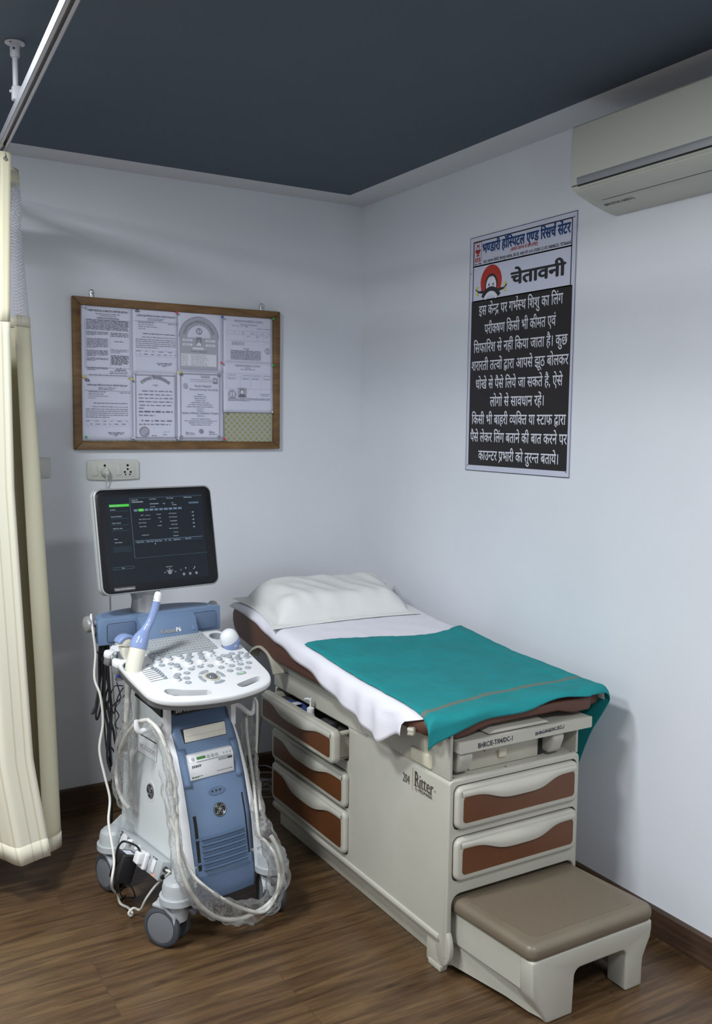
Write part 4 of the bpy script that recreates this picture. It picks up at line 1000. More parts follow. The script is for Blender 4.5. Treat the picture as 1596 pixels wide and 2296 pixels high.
q = B(); q.loft([[(-.812, p.x, p.y), (-.768, p.x, p.y), (-.768, p.x+n_.x, p.y+n_.y), (-.812, p.x+n_.x, p.y+n_.y)] for p, n_ in [(p, (lambda d_: Vector((d_.y, -d_.x, 0))*.009)((sp[min(k+1, len(sp)-1)]-sp[max(k-1, 0)]).normalized())) for k, p in enumerate([Vector((s_.x, s_.y, 0)) for s_ in sp])]]); o = q.obj('side_handle', CREAMD, tb, world=True)
q = B(); q.box(-.70, -.25, -.95, -.62, .668, .725, bev=.004); q.box(-.66, -.30, -.66, -.42, .70, .74, bev=.004); q.obj('support_frame', DGREY, tb, world=True)

# --- things in the open drawer
def pump(x, y, z):
    t = thing('pump_bottle', 'white pump dispenser standing in the open drawer', 'bottle', (x, y, z))
    q = B(); q.lathe([(0, 0), (.017, 0), (.018, .004), (.018, .085), (.014, .095), (.0125, .100), (0, .100)], (x, y, z), n=20); q.obj('bottle', CWHITE, t, world=True)
    q = B(); q.lathe([(0, .098), (.0135, .098), (.0135, .115), (.008, .120), (.004, .121), (0, .121)], (x, y, z), n=20); q.obj('collar', CWHITE, t, world=True)
    q = B(); q.lathe([(0, .120), (.0035, .120), (.0035, .143), (.006, .144), (.006, .151), (0, .152)], (x, y, z), n=14); q.tube([(x, y, z+.148), (x-.010, y+.014, z+.148), (x-.013, y+.021, z+.144)], .0033, n=8); q.obj('pump_head', CWHITE, t, world=True)
pump(-.765, -.955, .4885)
q = B(); q.box(-.765, -.70, -1.04, -.965, .4885, .563, bev=.004, M=Matrix.Translation((-.73, -1.0, 0))@Matrix.Rotation(.15, 4, 'Z')@Matrix.Translation((.73, 1.0, 0)))
tag(q.obj('small_box', DGREY), 'dark grey box beside the pump bottle in the open drawer', 'box')
q = B(); q.grid(lambda a, b_: (-.770+.05*a, -.87+.11*b_, .565+.012*math.sin(a*5+b_*7)+.010*b_), 8, 10)
o = q.obj('packet', [INKB]); o.modifiers.new('t', 'SOLIDIFY').thickness = .01; tag(o, 'crumpled blue and white packet lying in the open drawer', 'packet')
q = B(); q.box(-.765, -.735, -.83, -.80, .579, .583, bev=.001); q.obj('packet_flap', SKINP, o, world=True)
q = B(); q.box(-.768, -.69, -.755, -.66, .4885, .567, bev=.004); tag(q.obj('carton', DGREY), 'dark carton at the back end of the open drawer', 'box')

# ================================================================ bedding
def edge(d, rr):
    if d <= 0: return d, 0.0
    if d < rr*PI/2: return rr*math.sin(d/rr), rr*(1-math.cos(d/rr))
    return rr, rr+d-rr*PI/2
def nz(x, y, s, seed=0): return noise.noise(Vector((x*s+seed, y*s-seed, seed*.7)))
# white sheet
def sheet_pt(i, j):
    y = lerp(-.315, -1.742, j)
    t = j
    dl = lerp(.008, .132, min(1, t*1.12)**1.7)+.012*nz(y, 0, 5, 3)-.065*sstep((t-.87)/.13)
    dr_ = .13-.10*sstep((t-.86)/.12)
    wtop = UX1-UX0
    s_ = lerp(-dl, wtop+dr_, i)
    zt = ztop(y)+.002
    if s_ < 0.03:
        h, dz = edge(.03-s_, .033); x = UX0+.03-h-.003; z = zt-dz
        k = min(1, dz/.06)
        x -= .010*k*(.5+.5*math.sin(y*38+2*nz(y, 1, 3)))*sstep(t*1.6)+.004*k
        y += .105*min(1, dz/.035)*sstep((t-.70)/.30); x -= .006*k*(1+math.sin((t-.8)*34))*sstep((t-.82)/.1)
    elif s_ > wtop-.03:
        h, dz = edge(s_-(wtop-.03), .033); x = UX1-.03+h+.003; z = zt-dz
    else: x = UX0+s_; z = zt
    z += (.0022*nz(x, y, 16, 1)+.002*nz(x, y, 6, 5))*(1-.8*sstep((-.98-y)/.1))
    return (x, y, z)
q = B(); q.grid(sheet_pt, 70, 110); o = q.obj('bed_sheet', LINEN, ang=80); o.modifiers.new('t', 'SOLIDIFY').thickness = .0016
tag(o, 'white cotton bed sheet hanging over the near side of the examination table', 'sheet')
q = B(); q.grid(lambda a, b_: (UX0-.012+.010*a+.004*math.sin(b_*3), -1.665-.016*a, lerp(.750, .724, b_)-.006*math.sin(b_*6)), 4, 8); oo = q.obj('tied_corner', CREAMD, o, world=True, label='yellowed tape at the gathered sheet corner'); oo.modifiers.new('t', 'SOLIDIFY').thickness = .012
# teal drape
wT = UX1-UX0
def teal_pt(i, j):
    yb = -.975-.035*math.sin(i*PI)+.030*math.sin(i*PI*2.2)*(1-i*.4)-.02*i
    ov_f = lerp(.055, .022, sstep(i*2.2))+.030*math.exp(-(i/.14)**2)
    dl = -.008+.020*sstep((j-.70)/.3)+.040*sstep((j-.84)/.16)-.006*math.sin(j*PI)
    drr = lerp(.05, .31, sstep((j-.25)/.6))
    s_ = lerp(-dl, wT+drr, i)
    # distance along y from the rear hem to the front edge of the pad, then down
    L1 = (-1.758)-yb; total = abs(L1)+ov_f; d = j*total
    yy = yb-d; fr = 0
    yE = -1.745
    if yy < yE:
        h, dzf = edge(yE-yy, .030); yy = yE-h; fr = dzf
    zt = ztop(yy)+.0125
    lift = 0.0
    if s_ < .03:
        h, dz = edge(.03-s_, .036); x = UX0+.03-h-.004
        x -= .004*min(1, dz/.03)
    elif s_ > wT-.03:
        d_ = s_-(wT-.03); h, dz = edge(d_, .036); x = UX1-.03+h+.004
        k = max(0, d_-.04); yy += .50*k*sstep((j-.3)/.5)
        x += .010*math.sin(k*14+j*9)*min(1, k*8)
        fr *= max(0, 1-k*6)
    else: x = UX0+s_; dz = 0
    z = zt-(max(dz, fr)+.35*min(dz, fr) if s_ < .03 else dz+fr)
    if fr > 0: yy -= .006*math.sin(x*26+1)*min(1, fr/.02)-.0; z += .007*math.sin(x*17+.6)*min(1, fr/.02)
    top = 1-min(1, (dz+fr)/.03)
    z += top*(.0045*nz(x, yy, 5, 2)+.003*nz(x*1.0, yy*2.2, 9, 7)+.0018*nz(x*2, yy, 22, 4))+.002
    if x > -.20 and dz < .02: z += .004
    return (x, yy, z)
def teal_mi(i, j):
    c_ = lerp(.840, .800, i)
    return 1 if c_ < j < c_+.026 and i < .80 else 0
q = B(); q.grid(teal_pt, 110, 150, mif=teal_mi); o = q.obj('drape', [TEAL, STRIPE], ang=80); md = o.modifiers.new('t', 'SOLIDIFY'); md.thickness = .002; md.offset = 1
tag(o, 'teal cotton drape with a grey tape stripe spread over the foot of the examination table', 'drape')
# pillow
PC = {'fl': Vector((-.832, -.775, .862)), 'fr': Vector((-.165, -.775, .860)), 'bl': Vector((-.800, -.318, .902)), 'br': Vector((-.075, -.365, .935))}
def pillow_pt(sgn):
    def fn(i, j):
        u_, v_ = 2*i-1, 2*j-1
        # slightly pulled-in sides between the pointed corners
        p = PC['fl'].lerp(PC['fr'], i).lerp(PC['bl'].lerp(PC['br'], i), j)
        pin_ = .030*(1-v_*v_)*u_*(abs(u_)**2); p = p+Vector((-pin_, 0, 0))
        pin2 = .022*(1-u_*u_)*v_*(abs(v_)**2); p = p+Vector((0, -pin2, 0))
        a, b_ = min(1, (1-abs(u_))/.42), min(1, (1-abs(v_))/.50)
        fl = .23
        a = max(0, (a-fl)/(1-fl)); b_ = max(0, (b_-fl*1.2)/(1-fl*1.2))
        hgt = (math.sin(a*PI/2)*math.sin(b_*PI/2))**.62
        em = min(1, 14*min(1-abs(u_), 1-abs(v_)))
        crease = (.0040*nz(p.x, p.y, 14, 2)+.009*abs(nz(p.x*1.5, p.y*.7, 11, 9))*(1-hgt)+.010*nz(p.x*2.0+p.y, p.y*.9, 8, 4)*hgt-.006*math.exp(-((hgt-.10)/.12)**2))*em
        zz = p.z+(.082*hgt+crease+.0045*em if sgn > 0 else -.020*hgt)
        if sgn > 0: zz += .016*hgt*nz(p.x, p.y, 3.2, 5)
        zz = max(zz, ztop(p.y)+.0075+(.0045*em if sgn > 0 else 0))
        return (p.x, p.y, zz)
    return fn
q = B(); q.grid(pillow_pt(1), 80, 60); t_ = bmesh.new()
q.grid(lambda i, j: pillow_pt(-1)(1-i, j), 80, 60)
bmesh.ops.remove_doubles(q.bm, verts=[v for v in q.bm.verts if v.is_boundary], dist=.0006)
o = q.obj('pillow', PILLOWM, ang=80); tag(o, 'white pillow with a flanged cotton case at the head of the examination table', 'pillow')
q = B(); q.ball((-.128, -.43, .925), .010, .018, .006, n=10); q.obj('pink_mark', mat('pink_stitching', (.75, .38, .45, 1), .8), o, world=True, label='small pink stitched mark')
# ================================================================ ultrasound machine (built in its own axes: x right, y back)
CO, CRZ = (-1.21, -.93, 0), math.radians(8)
CM = Matrix.Translation(CO) @ Matrix.Rotation(CRZ, 4, 'Z')
us = thing('ultrasound_machine', 'white and blue wheeled ultrasound machine with a large flat monitor', 'ultrasound machine', CO, CRZ)
def sub(name, parent=us):
    o = bpy.data.objects.new(name, None); C.objects.link(o); o.parent = parent; o.empty_display_size = .03; return o
FP = [(.105, -.232), (.13, -.234), (.20, -.222), (.235, -.214), (.336, -.193), (.46, -.153), (.556, -.112), (.60, -.084), (.64, -.052), (.70, -.004)]
def fy(z):
    if z <= FP[0][0]: return FP[0][1]
    for (a, ya), (b_, yb) in zip(FP, FP[1:]):
        if z <= b_: return lerp(ya, yb, (z-a)/(b_-a))
    return FP[-1][1]
def hw(z): return lerp(.150, .126, min(1, max(0, (z-.2)/.45)))
def yback(z): return .245
rings = []
for k in range(17):
    z = lerp(.165, .715, k/16); w_ = hw(z); y0, y1 = fy(z)+.004, yback(z); rr = .016; ring = []
    for cx, cy, a in ((w_-rr, y1-rr, 0), (-w_+rr, y1-rr, PI/2), (-w_+rr, y0+rr, PI), (w_-rr, y0+rr, 1.5*PI)):
        for j in range(5): t_ = a+PI/2*j/4; ring.append((cx+rr*math.cos(t_), cy+rr*math.sin(t_), z))
    rings.append(ring)
B().loft(rings).obj('body_shell', CSHELL, us, ang=50)
# thin trim lines low on the sides, air vent under the console, white side edges
for sg in (-1, 1):
    q = B(); q.tube([(sg*(hw(.222)+.0005), -.20, .226), (sg*(hw(.222)+.0005), .235, .226)], .0016, n=5, smooth=False); q.obj('shell_seam', CGREY, us)
q = B(); q.prism([(-.030, .668), (-.030, .700), (.160, .700), (.160, .700), (.160, .690)], 'yz', -hw(.69)-.0015, -hw(.69)+.01)
q.prism([(-.035, .664), (.14, .695), (.15, .712), (-.035, .712)], 'yz', -hw(.69)-.0025, -hw(.69)+.01); q.obj('side_vent', BLACK, us)
pw = lambda z: lerp(.104, .112, min(1, max(0, (z-.1)/.2)))
def fgrid(x0, x1, z0, z1, out, nx=8, nz_=24, bulge=.006):
    def fn(i, j):
        z = lerp(z0, z1, j); a_ = x0(z) if callable(x0) else x0; b_ = x1(z) if callable(x1) else x1; x = lerp(a_, b_, i)
        return (x, fy(z)-out-.006*max(0, 1-(x/pw(z))**2), z)
    return fn
pw = lambda z: lerp(.104, .112, min(1, max(0, (z-.1)/.2)))
q = B(); q.grid(fgrid(lambda z: -pw(z), pw, .105, .705, .004), 14, 40); o = q.obj('front_panel', BLUE, us, ang=50); md = o.modifiers.new('t', 'SOLIDIFY'); md.thickness = .012; md.offset = -1
front = o
for sg in (-1, 1):
    q = B(); q.grid(lambda i, j: (sg*lerp(pw(lerp(.16, .705, j))+.001, hw(lerp(.16, .705, j))-.004, i), fy(lerp(.16, .705, j))-.006+.010*i*i, lerp(.16, .705, j)), 4, 36); q.obj('edge_trim', CWHITE, us)
# drive bay
def fM(z, out=.0, tilt=None):
    t_ = math.atan2(fy(z+.02)-fy(z-.02), .04) if tilt is None else tilt
    return frame((0, fy(z)-out, z), (1, 0, 0), (0, math.sin(t_), math.cos(t_)))
q = B(); q.box(-.0785, .0785, -.0015, .044, -.03, .0030, M=frame((0, -.1005, .5855), (1, 0, 0), (0, .30, 1))); q.obj('drive_surround', BLACK, front)
DM = frame((0, -.1005, .5855), (1, 0, 0), (0, .30, 1))
dv = sub('disc_drive'); q = B(); q.box(-.077, .077, 0, .0425, -.03, .004, bev=.001, M=DM); q.obj('drive_face', PCREAM, dv)
q = B(); q.box(-.070, .070, .0175, .0181, .0038, .0043, M=DM); outl = [(-.070, .070, .0395, .0400), (.0695, .070, .018, .0400), (-.070, -.0695, .018, .0400)]
for a in outl: q.box(*a, .0038, .0043, M=DM)
q.box(.028, .0300, .008, .0095, .0038, .0044, M=DM); q.obj('tray_line', INKG, dv)
B().box(.052, .063, .005, .012, .0035, .0062, bev=.0008, M=DM).obj('eject_button', PCREAM, dv)
# cheeks either side of the printer, shelf in front of it
for sg in (-1, 1):
    q = B(); q.grid(lambda i, j: (sg*lerp(.0835, pw(.5)-.001, i), fy(lerp(.458, .572, j))-.0125+.004*i, lerp(.458, .572, j)), 2, 10); o = q.obj('printer_cheek', BLUE, front); md = o.modifiers.new('t', 'SOLIDIFY'); md.thickness = .012; md.offset = -1 if sg > 0 else 1
q = B(); q.grid(lambda i, j: (lerp(-.090, .090, i), lerp(-.166, -.150, j)+.004*(2*i-1)**2, lerp(.452, .472, j)), 8, 3); q.obj('printer_ledge', BLUE, front)
# lower vents
q = B()
for k in range(6):
    z = .2+.0185*k
    q.grid(lambda i, j: (lerp(-.078, .082, i), fy(z)-.0034-.006*(1-(lerp(-.078, .082, i)/.112)**2)-.0100*math.sin(min(1, j*1.25)*PI*.62), z+.0125*j), 10, 6)
q.obj('vent_louvre', BLUE, front)
for a_ in ((-.097, -.086, .205, .372), (.089, .095, .215, .405)):
    q = B(); q.grid(fgrid(*a_, .0046), 2, 14); q.obj('side_slot', DARK, front)
q = B(); q.box(-.099, -.085, fy(.30)-.011, fy(.30), .2985, .3035); q.box(-.100, -.085, fy(.225)-.012, fy(.225), .2250, .2300); q.obj('slot_bridge', BLUE, front)
q = B(); q.prism(circ(0, 0, .031, .0135, 24), 'xy', .0105, .0112, M=fM(.428)); q.obj('jack_recess', BLUED, front)
q = B()
for x in (-.017, -.003, .011): q.prism(circ(x, .001, .0032, n=12), 'xy', .0112, .0118, M=fM(.428))
q.obj('jack_hole', DARK, front)
q = B(); q.grid(fgrid(lambda z: -pw(z)+.008, lambda z: pw(z)-.004, .108, .186, .0050), 10, 6); q.obj('bumper_panel', BLUED, front)
# round maker's emblem: a ring with curled script
def emblem(M, rad, parent):
    e_ = sub('round_emblem', parent)
    q = B(); q.prism(circ(0, 0, rad, n=36), 'xy', 0, .0015, M=M); q.obj('emblem_disc', BLACK, e_)
    q = B(); k = rad/.0225
    def st_(pts, w_=.00075): q.tube([(x*k, y*k, .0019) for x, y in pts], w_*k, n=5, sub=5, M=M)
    st_([(.0205*math.cos(2*PI*i/30), .0205*math.sin(2*PI*i/30)) for i in range(30)]+[(.0205, 0)], .0007)
    for a in (.5, 2.07, 3.64, 5.21): st_([(.0195*math.cos(a), .0195*math.sin(a)), (.0165*math.cos(a+.25), .0165*math.sin(a+.25)), (.0165*math.cos(a+.5), .0165*math.sin(a+.5))], .0009)
    st_([(-.001, .009), (-.005, .012), (-.009, .009), (-.009, .004), (-.005, .002), (-.001, .006), (-.001, .0), (-.003, -.008), (-.008, -.012), (-.011, -.009), (-.008, -.005), (-.001, -.001), (.004, .003)])
    st_([(.010, .009), (.008, .012), (.004, .010), (.003, .005), (.006, .002), (.010, .002), (.005, .001), (.002, -.004), (.004, -.010), (.009, -.011), (.0125, -.007), (.011, -.003), (.0085, -.005)])
    q.obj('emblem_script', SILVER, e_)
emblem(fM(.374, .0106), .0225, front)
emblem(frame((-hw(.40)-.0012, .022, .400), (0, -1, 0), (.05, 0, 1)), .0245, us)
q = B(); q.prism(circ(0, 0, .030, .036, 28), 'xy', -.001, .0006, M=frame((-hw(.40)-.0002, .022, .400), (0, -1, 0), (.05, 0, 1))); q.obj('emblem_well', CSHELL, us)
# card on the side
SM = frame((-hw(.54)-.0035, .110, .515), (0, -1, 0), (.05, 0, 1))
lb = sub('side_card'); q = B(); q.box(-.012, .124, -.004, .055, 0, .0015, M=SM); q.obj('card', CWHITE, lb)
q = B(); text(q, 'voluson', SM@Matrix.Translation((.002, .012, .0019)), size=.034, width=.116, off=-.005); q.obj('card_lettering', INKG, lb)
q = B(); q.box(-.012, .030, .0545, .0570, .0002, .0022, M=SM); q.box(.034, .060, .0545, .0570, .0002, .0022, M=SM); q.box(.064, .124, .0545, .0570, .0002, .0022, M=SM); q.obj('card_edge', BLACK, lb)
# strip under the console
q = B(); q.box(-.106, .108, -.092, .02, .678, .716, bev=.003); q.obj('notice_strip', BLACK, us)
q = B(); text(q, 'service: advanced', frame((-.104, -.0926, .688), (1, 0, 0), (0, 0, 1)), size=.022, width=.150); q.obj('strip_lettering', CWHITE, us)
# neck between body and console
q = B(); q.loft([[(-.115, -.01, .70), (.115, -.01, .70), (.115, .20, .70), (-.115, .20, .70)], [(-.15, -.02, .765), (.15, -.02, .765), (.15, .20, .79), (-.15, .20, .79)]]); q.obj('console_neck', CSHELL, us)
for sg in (-1, 1):
    q = B(); q.box(sg*.121-.010, sg*.121+.010, -.078, -.052, .600, .745, bev=.004); q.obj('front_strut', CWHITE, us)

# ---------------------------------------------------------------- base and casters
bs = B()
bs.loft([[(-.150, -.225, .145), (.150, -.225, .145), (.150, .245, .145), (-.150, .245, .145)], [(-.152, -.228, .175), (.152, -.228, .175), (.152, .248, .175), (-.152, .248, .175)], [(-.150, -.222, .222), (.150, -.222, .222), (.150, .246, .222), (-.150, .246, .222)]])
base_ = bs.obj('base_frame', CGREY, us)
def caster(x, y, rz, fr_, yc=.004):
    cs = sub('caster'); sg = 1 if x > 0 else -1
    q = B()
    # sloping shoulder from the base out to the hub
    ya_, yb_ = (y-.030, y+.085) if y < 0 else (y-.085, y+.028)
    A = [Vector((sg*.146, ya_, .246)), Vector((sg*.146, yb_, .246)), Vector((sg*.146, yb_, .150)), Vector((sg*.146, ya_, .150))]
    D = [Vector((x, y-.045, .205)), Vector((x, y+.045, .205)), Vector((x, y+.045, .155)), Vector((x, y-.045, .155))]
    q.loft([A, D])
    q.obj('shoulder', CGREY, cs, ang=30)
    q = B(); q.lathe([(0, .146), (.056, .146), (.0585, .148), (.0585, .167), (.0570, .169), (.0510, .1695), (.0505, .172), (.0490, .196), (.0455, .208), (.036, .2165), (.020, .2205), (0, .2215)], (x, y, 0), n=40); q.obj('hub_cap', CGREY, cs, ang=24)
    R = Matrix.Translation((x, y, 0)) @ Matrix.Rotation(rz, 4, 'Z')
    q = B(); q.lathe([(0, .15), (.033, .15), (.034, .125), (.028, .085), (0, .08)], (0, 0, 0), n=24, M=R)
    q.prism([(-.030, .145), (.030, .145), (.034, .100), (.058, .060), (.050, .045), (.02, .043), (-.02, .09)], 'yz', -.0165, .0165, bev=.007, seg=2, M=R@Matrix.Translation((0, yc, 0)))
    q.prism([(-.055, .075), (-.052, .110), (-.020, .138), (.03, .138), (.03, .128), (-.014, .126), (-.044, .104), (-.047, .075)], 'yz', -.040, .040, bev=.003, M=R@Matrix.Translation((0, yc, 0))); q.obj('fork', CGREY, cs)
    for s2 in (-1, 1):
        w_ = sub('wheel', cs)
        q = B(); q.lathe([(.040, -.011), (.058, -.011), (.0635, -.006), (.0645, 0), (.0635, .006), (.058, .0105), (.0505, .0115), (.0495, .0085), (.040, .0085)], (s2*.029, yc, .0646), (s2, 0, 0), n=40, M=R); q.obj('tyre', RUBBER, w_)
        q = B(); q.lathe([(0, .0112), (.0455, .0112), (.0480, .0105), (.0492, .0085), (.0492, -.009), (0, -.009)], (s2*.029, yc, .0646), (s2, 0, 0), n=40, M=R); q.obj('wheel_disc', DISCG, w_)
    if fr_:
        q = B(); q.prism([(-.075, .128), (-.035, .142), (-.035, .134), (-.07, .118)], 'yz', -.018, .018, bev=.002, M=R); q.obj('brake_pedal', DGREY, cs)
    return cs
caster(-.180, -.245, math.radians(28), True, .040); caster(.166, -.245, math.radians(-20), True)
caster(-.185, .215, math.radians(6), False); caster(.166, .215, math.radians(10), False)

# ---------------------------------------------------------------- console
TH = math.atan(.27); CN = Vector((0, -math.sin(TH), math.cos(TH)))
CMAT = frame((0, 0, .80+.027), (1, 0, 0), (0, math.cos(TH), math.sin(TH)))    # console plane: x, v (along slope), h (normal)
def cv(y): return y/math.cos(TH)
def con(x, y, h=0): return Vector((x, y, .80+.27*(y+.1)))+CN*h
cs_out = [(-.205, .178), (-.226, .130), (-.231, .06), (-.233, -.02), (-.231, -.08), (-.228, -.14), (-.212, -.178), (-.18, -.203), (-.13, -.222), (-.06, -.236), (.02, -.242), (.09, -.236), (.145, -.224), (.188, -.203), (.213, -.165), (.222, -.12), (.228, -.02), (.232, .07), (.226, .14), (.205, .178)]
co = [(p.x, cv(p.y)) for p in catmull([(a, b_, 0) for a, b_ in cs_out], 3)]
consl = sub('console')
q = B(); q.prism(co, 'xy', -.025, 0, bev=.009, seg=4, ang=.9, M=CMAT)
ct = B(); ct.prism([(x*1.0, cv(y)) for x, y in [(-.176, -.150), (-.172, -.170), (-.155, -.186), (-.10, -.204), (-.062, -.213), (-.040, -.212), (-.032, -.199), (-.040, -.186), (-.075, -.176), (-.115, -.162), (-.145, -.144), (-.163, -.140)]], 'xy', -.0225, .05, M=CMAT)
ct.prism([(x, cv(y)) for x, y in [(.068, -.186), (.066, -.198), (.075, -.208), (.09, -.208), (.155, -.190), (.172, -.178), (.170, -.166), (.160, -.163), (.145, -.165), (.085, -.180)]], 'xy', -.05, .05, M=CMAT)
ct.prism(circ(-.203, cv(.018), .0275, .032, 24), 'xy', -.06, .05, M=CMAT)
ct.prism(circ(-.205, cv(.100), .026, .026, 24), 'xy', -.06, .05, M=CMAT)
for c0 in ((.176, .130), (.180, .050)): ct.prism(circ(c0[0], cv(c0[1]), .026, .022, 24), 'xy', -.06, .05, M=CMAT)
q.cut(ct); q.obj('console_top', CWHITE, consl, ang=40)
co2 = [(x*.985, y*.985+.001) for x, y in co]
q = B(); t0 = [CMAT@Vector((x, y, -.021)) for x, y in co2]; t1 = [CMAT@Vector((x*.985, y*.975+.002, -.043)) for x, y in co2]; t2 = [CMAT@Vector((x*.80, y*.70+.045, -.072)) for x, y in co2]
q.loft([t0, t1, t2]); q.obj('console_underside', HUBG, consl, ang=50)
# keyboard
KX0, KX1, KY0, KY1 = -.118, .130, .052, .168
kb = sub('keyboard', consl); KM = CMAT@Matrix.Translation((0, 0, .002))
kbM = CMAT@Matrix.Translation((KX0, cv(KY0), 0))
kw, kd = KX1-KX0, cv(KY1-KY0)
q = B(); q.prism(rrect(-.004, kw+.004, -.006, kd+.004, .005), 'xy', -.002, .006, bev=.002, M=kbM); q.obj('key_bed', CGREY, kb)
q = B(); nr = 7
for rw in range(nr):
    n_ = 19; y0 = kd*rw/nr
    ux = kw/n_; x = (rw % 3)*ux*.25
    kk = 0
    while x < kw-ux*.7:
        ww = ux*(5 if rw == 0 and 5 <= kk <= 5 else 1)
        q.box(x+.0007, min(x+ww, kw)-.0007, y0+.0008, y0+kd/nr-.0008, .004, .0105, bev=.0012, seg=1, M=kbM); x += ww; kk += 1
q.obj('key_caps', CGREY, kb)
q = B()
for rw in range(nr):
    for k in range(19):
        x = kw*(k+.35)/19+(rw % 3)*.003; y0 = kd*(rw+.45)/nr
        if x < kw-.008: q.flat([(x, y0, .0107), (x+.003, y0, .0107), (x+.003, y0+.0035, .0107), (x, y0+.0035, .0107)], M=kbM)
q.obj('key_legends', DGREY, kb)
def at_c(x, y): return CMAT@Matrix.Translation((x, cv(y), 0))
for x, y in ((-.110, .024), (-.069, .028), (-.030, .026), (-.018, -.014), (.034, -.014), (.087, .023), (.087, -.038), (.127, -.034), (-.071, -.038), (-.106, -.101)):
    kn = sub('rotary_knob', consl)
    q = B(); q.lathe([(0, 0), (.0125, 0), (.0125, .0085), (.0118, .0095), (0, .0095)], n=22, M=at_c(x, y)); q.obj('knob_skirt', CWHITE, kn)
    q = B(); q.lathe([(0, .009), (.0110, .009), (.0104, .0155), (.0094, .017), (0, .0172)], n=22, M=at_c(x, y)); q.obj('knob_cap', BGREY, kn)
for x, y in ((.006, .019), (.049, .022), (.160, -.041), (.196, -.040)):
    q = B(); q.prism([(-.010, 0), (.010, 0), (.008, .004), (.004, .018), (-.002, .0195), (-.004, .006)], 'yz', -.0075, .0075, bev=.002, M=at_c(x, y)); q.obj('paddle_switch', BGREY, consl)
for k, (x, y) in enumerate([(-.182, .008), (-.146, .009), (-.107, -.002), (-.074, -.003), (-.026, -.054), (.01, -.049), (.045, -.054), (.075, -.075), (-.053, -.073), (-.069, -.102), (-.078, -.128), (-.085, -.072), (.115, -.076), (.150, -.075), (.183, -.076), (.092, -.104), (.127, -.103), (.161, -.104), (.125, -.005), (.160, -.002), (.194, -.005)]):
    bt = sub('oval_button', consl)
    q = B(); q.prism(circ(0, 0, .0115, .0085, 20), 'xy', 0, .0028, bev=.0008, seg=1, M=at_c(x, y)); q.obj('button_cap', BGREY, bt)
    q = B()
    for dx in ((-.003, .001) if k else (-.003,)): q.box(dx, dx+.0022, -.002, .002, .0027, .0031, M=at_c(x, y))
    q.obj('button_mark', LEDG if k == 0 else SKINP, bt)
bt = sub('wide_button', consl); q = B(); q.prism(rrect(-.019, .019, -.007, .007, .0065), 'xy', 0, .0028, bev=.0008, seg=1, M=at_c(.119, -.130)@Matrix.Rotation(.10, 4, 'Z')); q.obj('button_cap', BGREY, bt)
q = B(); q.box(-.009, .009, -.001, .0015, .0027, .0031, M=at_c(.119, -.130)); q.obj('button_mark', LEDG, bt)
for x, y in ((.002, -.007), (.026, -.037), (.083, .005), (.097, .003), (-.088, -.029), (-.06, -.042), (.149, -.057), (.166, -.055), (.137, -.053), (-.01, -.042), (.105, -.058)):
    q = B(); q.lathe([(0, 0), (.0042, 0), (.0038, .002), (0, .0022)], n=12, M=at_c(x, y)); q.obj('small_button', BGREY, consl)
tcx, tcy = .014, -.120
for a in (PI*.60, .22, PI+.02, PI*1.56):
    pts = [(.046*math.cos(a-.52+1.04*k/10), .046*math.sin(a-.52+1.04*k/10)) for k in range(11)]+[(.032*math.cos(a+.46-.92*k/10), .032*math.sin(a+.46-.92*k/10)) for k in range(11)]
    q = B(); q.prism(pts, 'xy', 0, .0022, bev=.0012, seg=2, M=at_c(tcx, tcy), ang=.9); q.obj('trackball_key', BGREY, consl)
tk = sub('trackball', consl)
q = B(); q.lathe([(.0185, 0), (.026, 0), (.0265, .0015), (.025, .003), (.020, .0035), (.0185, .001)], n=32, M=at_c(tcx, tcy)); q.obj('trackball_ring', CREAMD, tk)
q = B(); q.ball((0, 0, -.006), .0195, n=28, M=at_c(tcx, tcy)); q.obj('ball', mat('trackball_grey', (.13, .14, .15, 1), .12), tk)
for k, ((x, y), (xa, ya)) in enumerate(zip([(-.147, -.013), (-.141, -.023), (-.139, -.033), (-.138, -.044), (-.137, -.055), (-.137, -.067), (-.136, -.082)], [(-.186, -.016), (-.187, -.027), (-.187, -.039), (-.187, -.050), (-.187, -.062), (-.187, -.073), (-.187, -.085)])):
    sl = sub('slide_control', consl)
    q = B(); a, b_ = at_c(xa, ya).translation, at_c(x+.004, y).translation; q.tube([a, b_], .0011, n=4, smooth=False); q.obj('slot', DGREY, sl)
    q = B(); q.box(-.0048, .0048, -.0035, .0035, 0, .0095, bev=.0014, M=at_c(x, y)); q.obj('slide_cap', BGREY, sl)
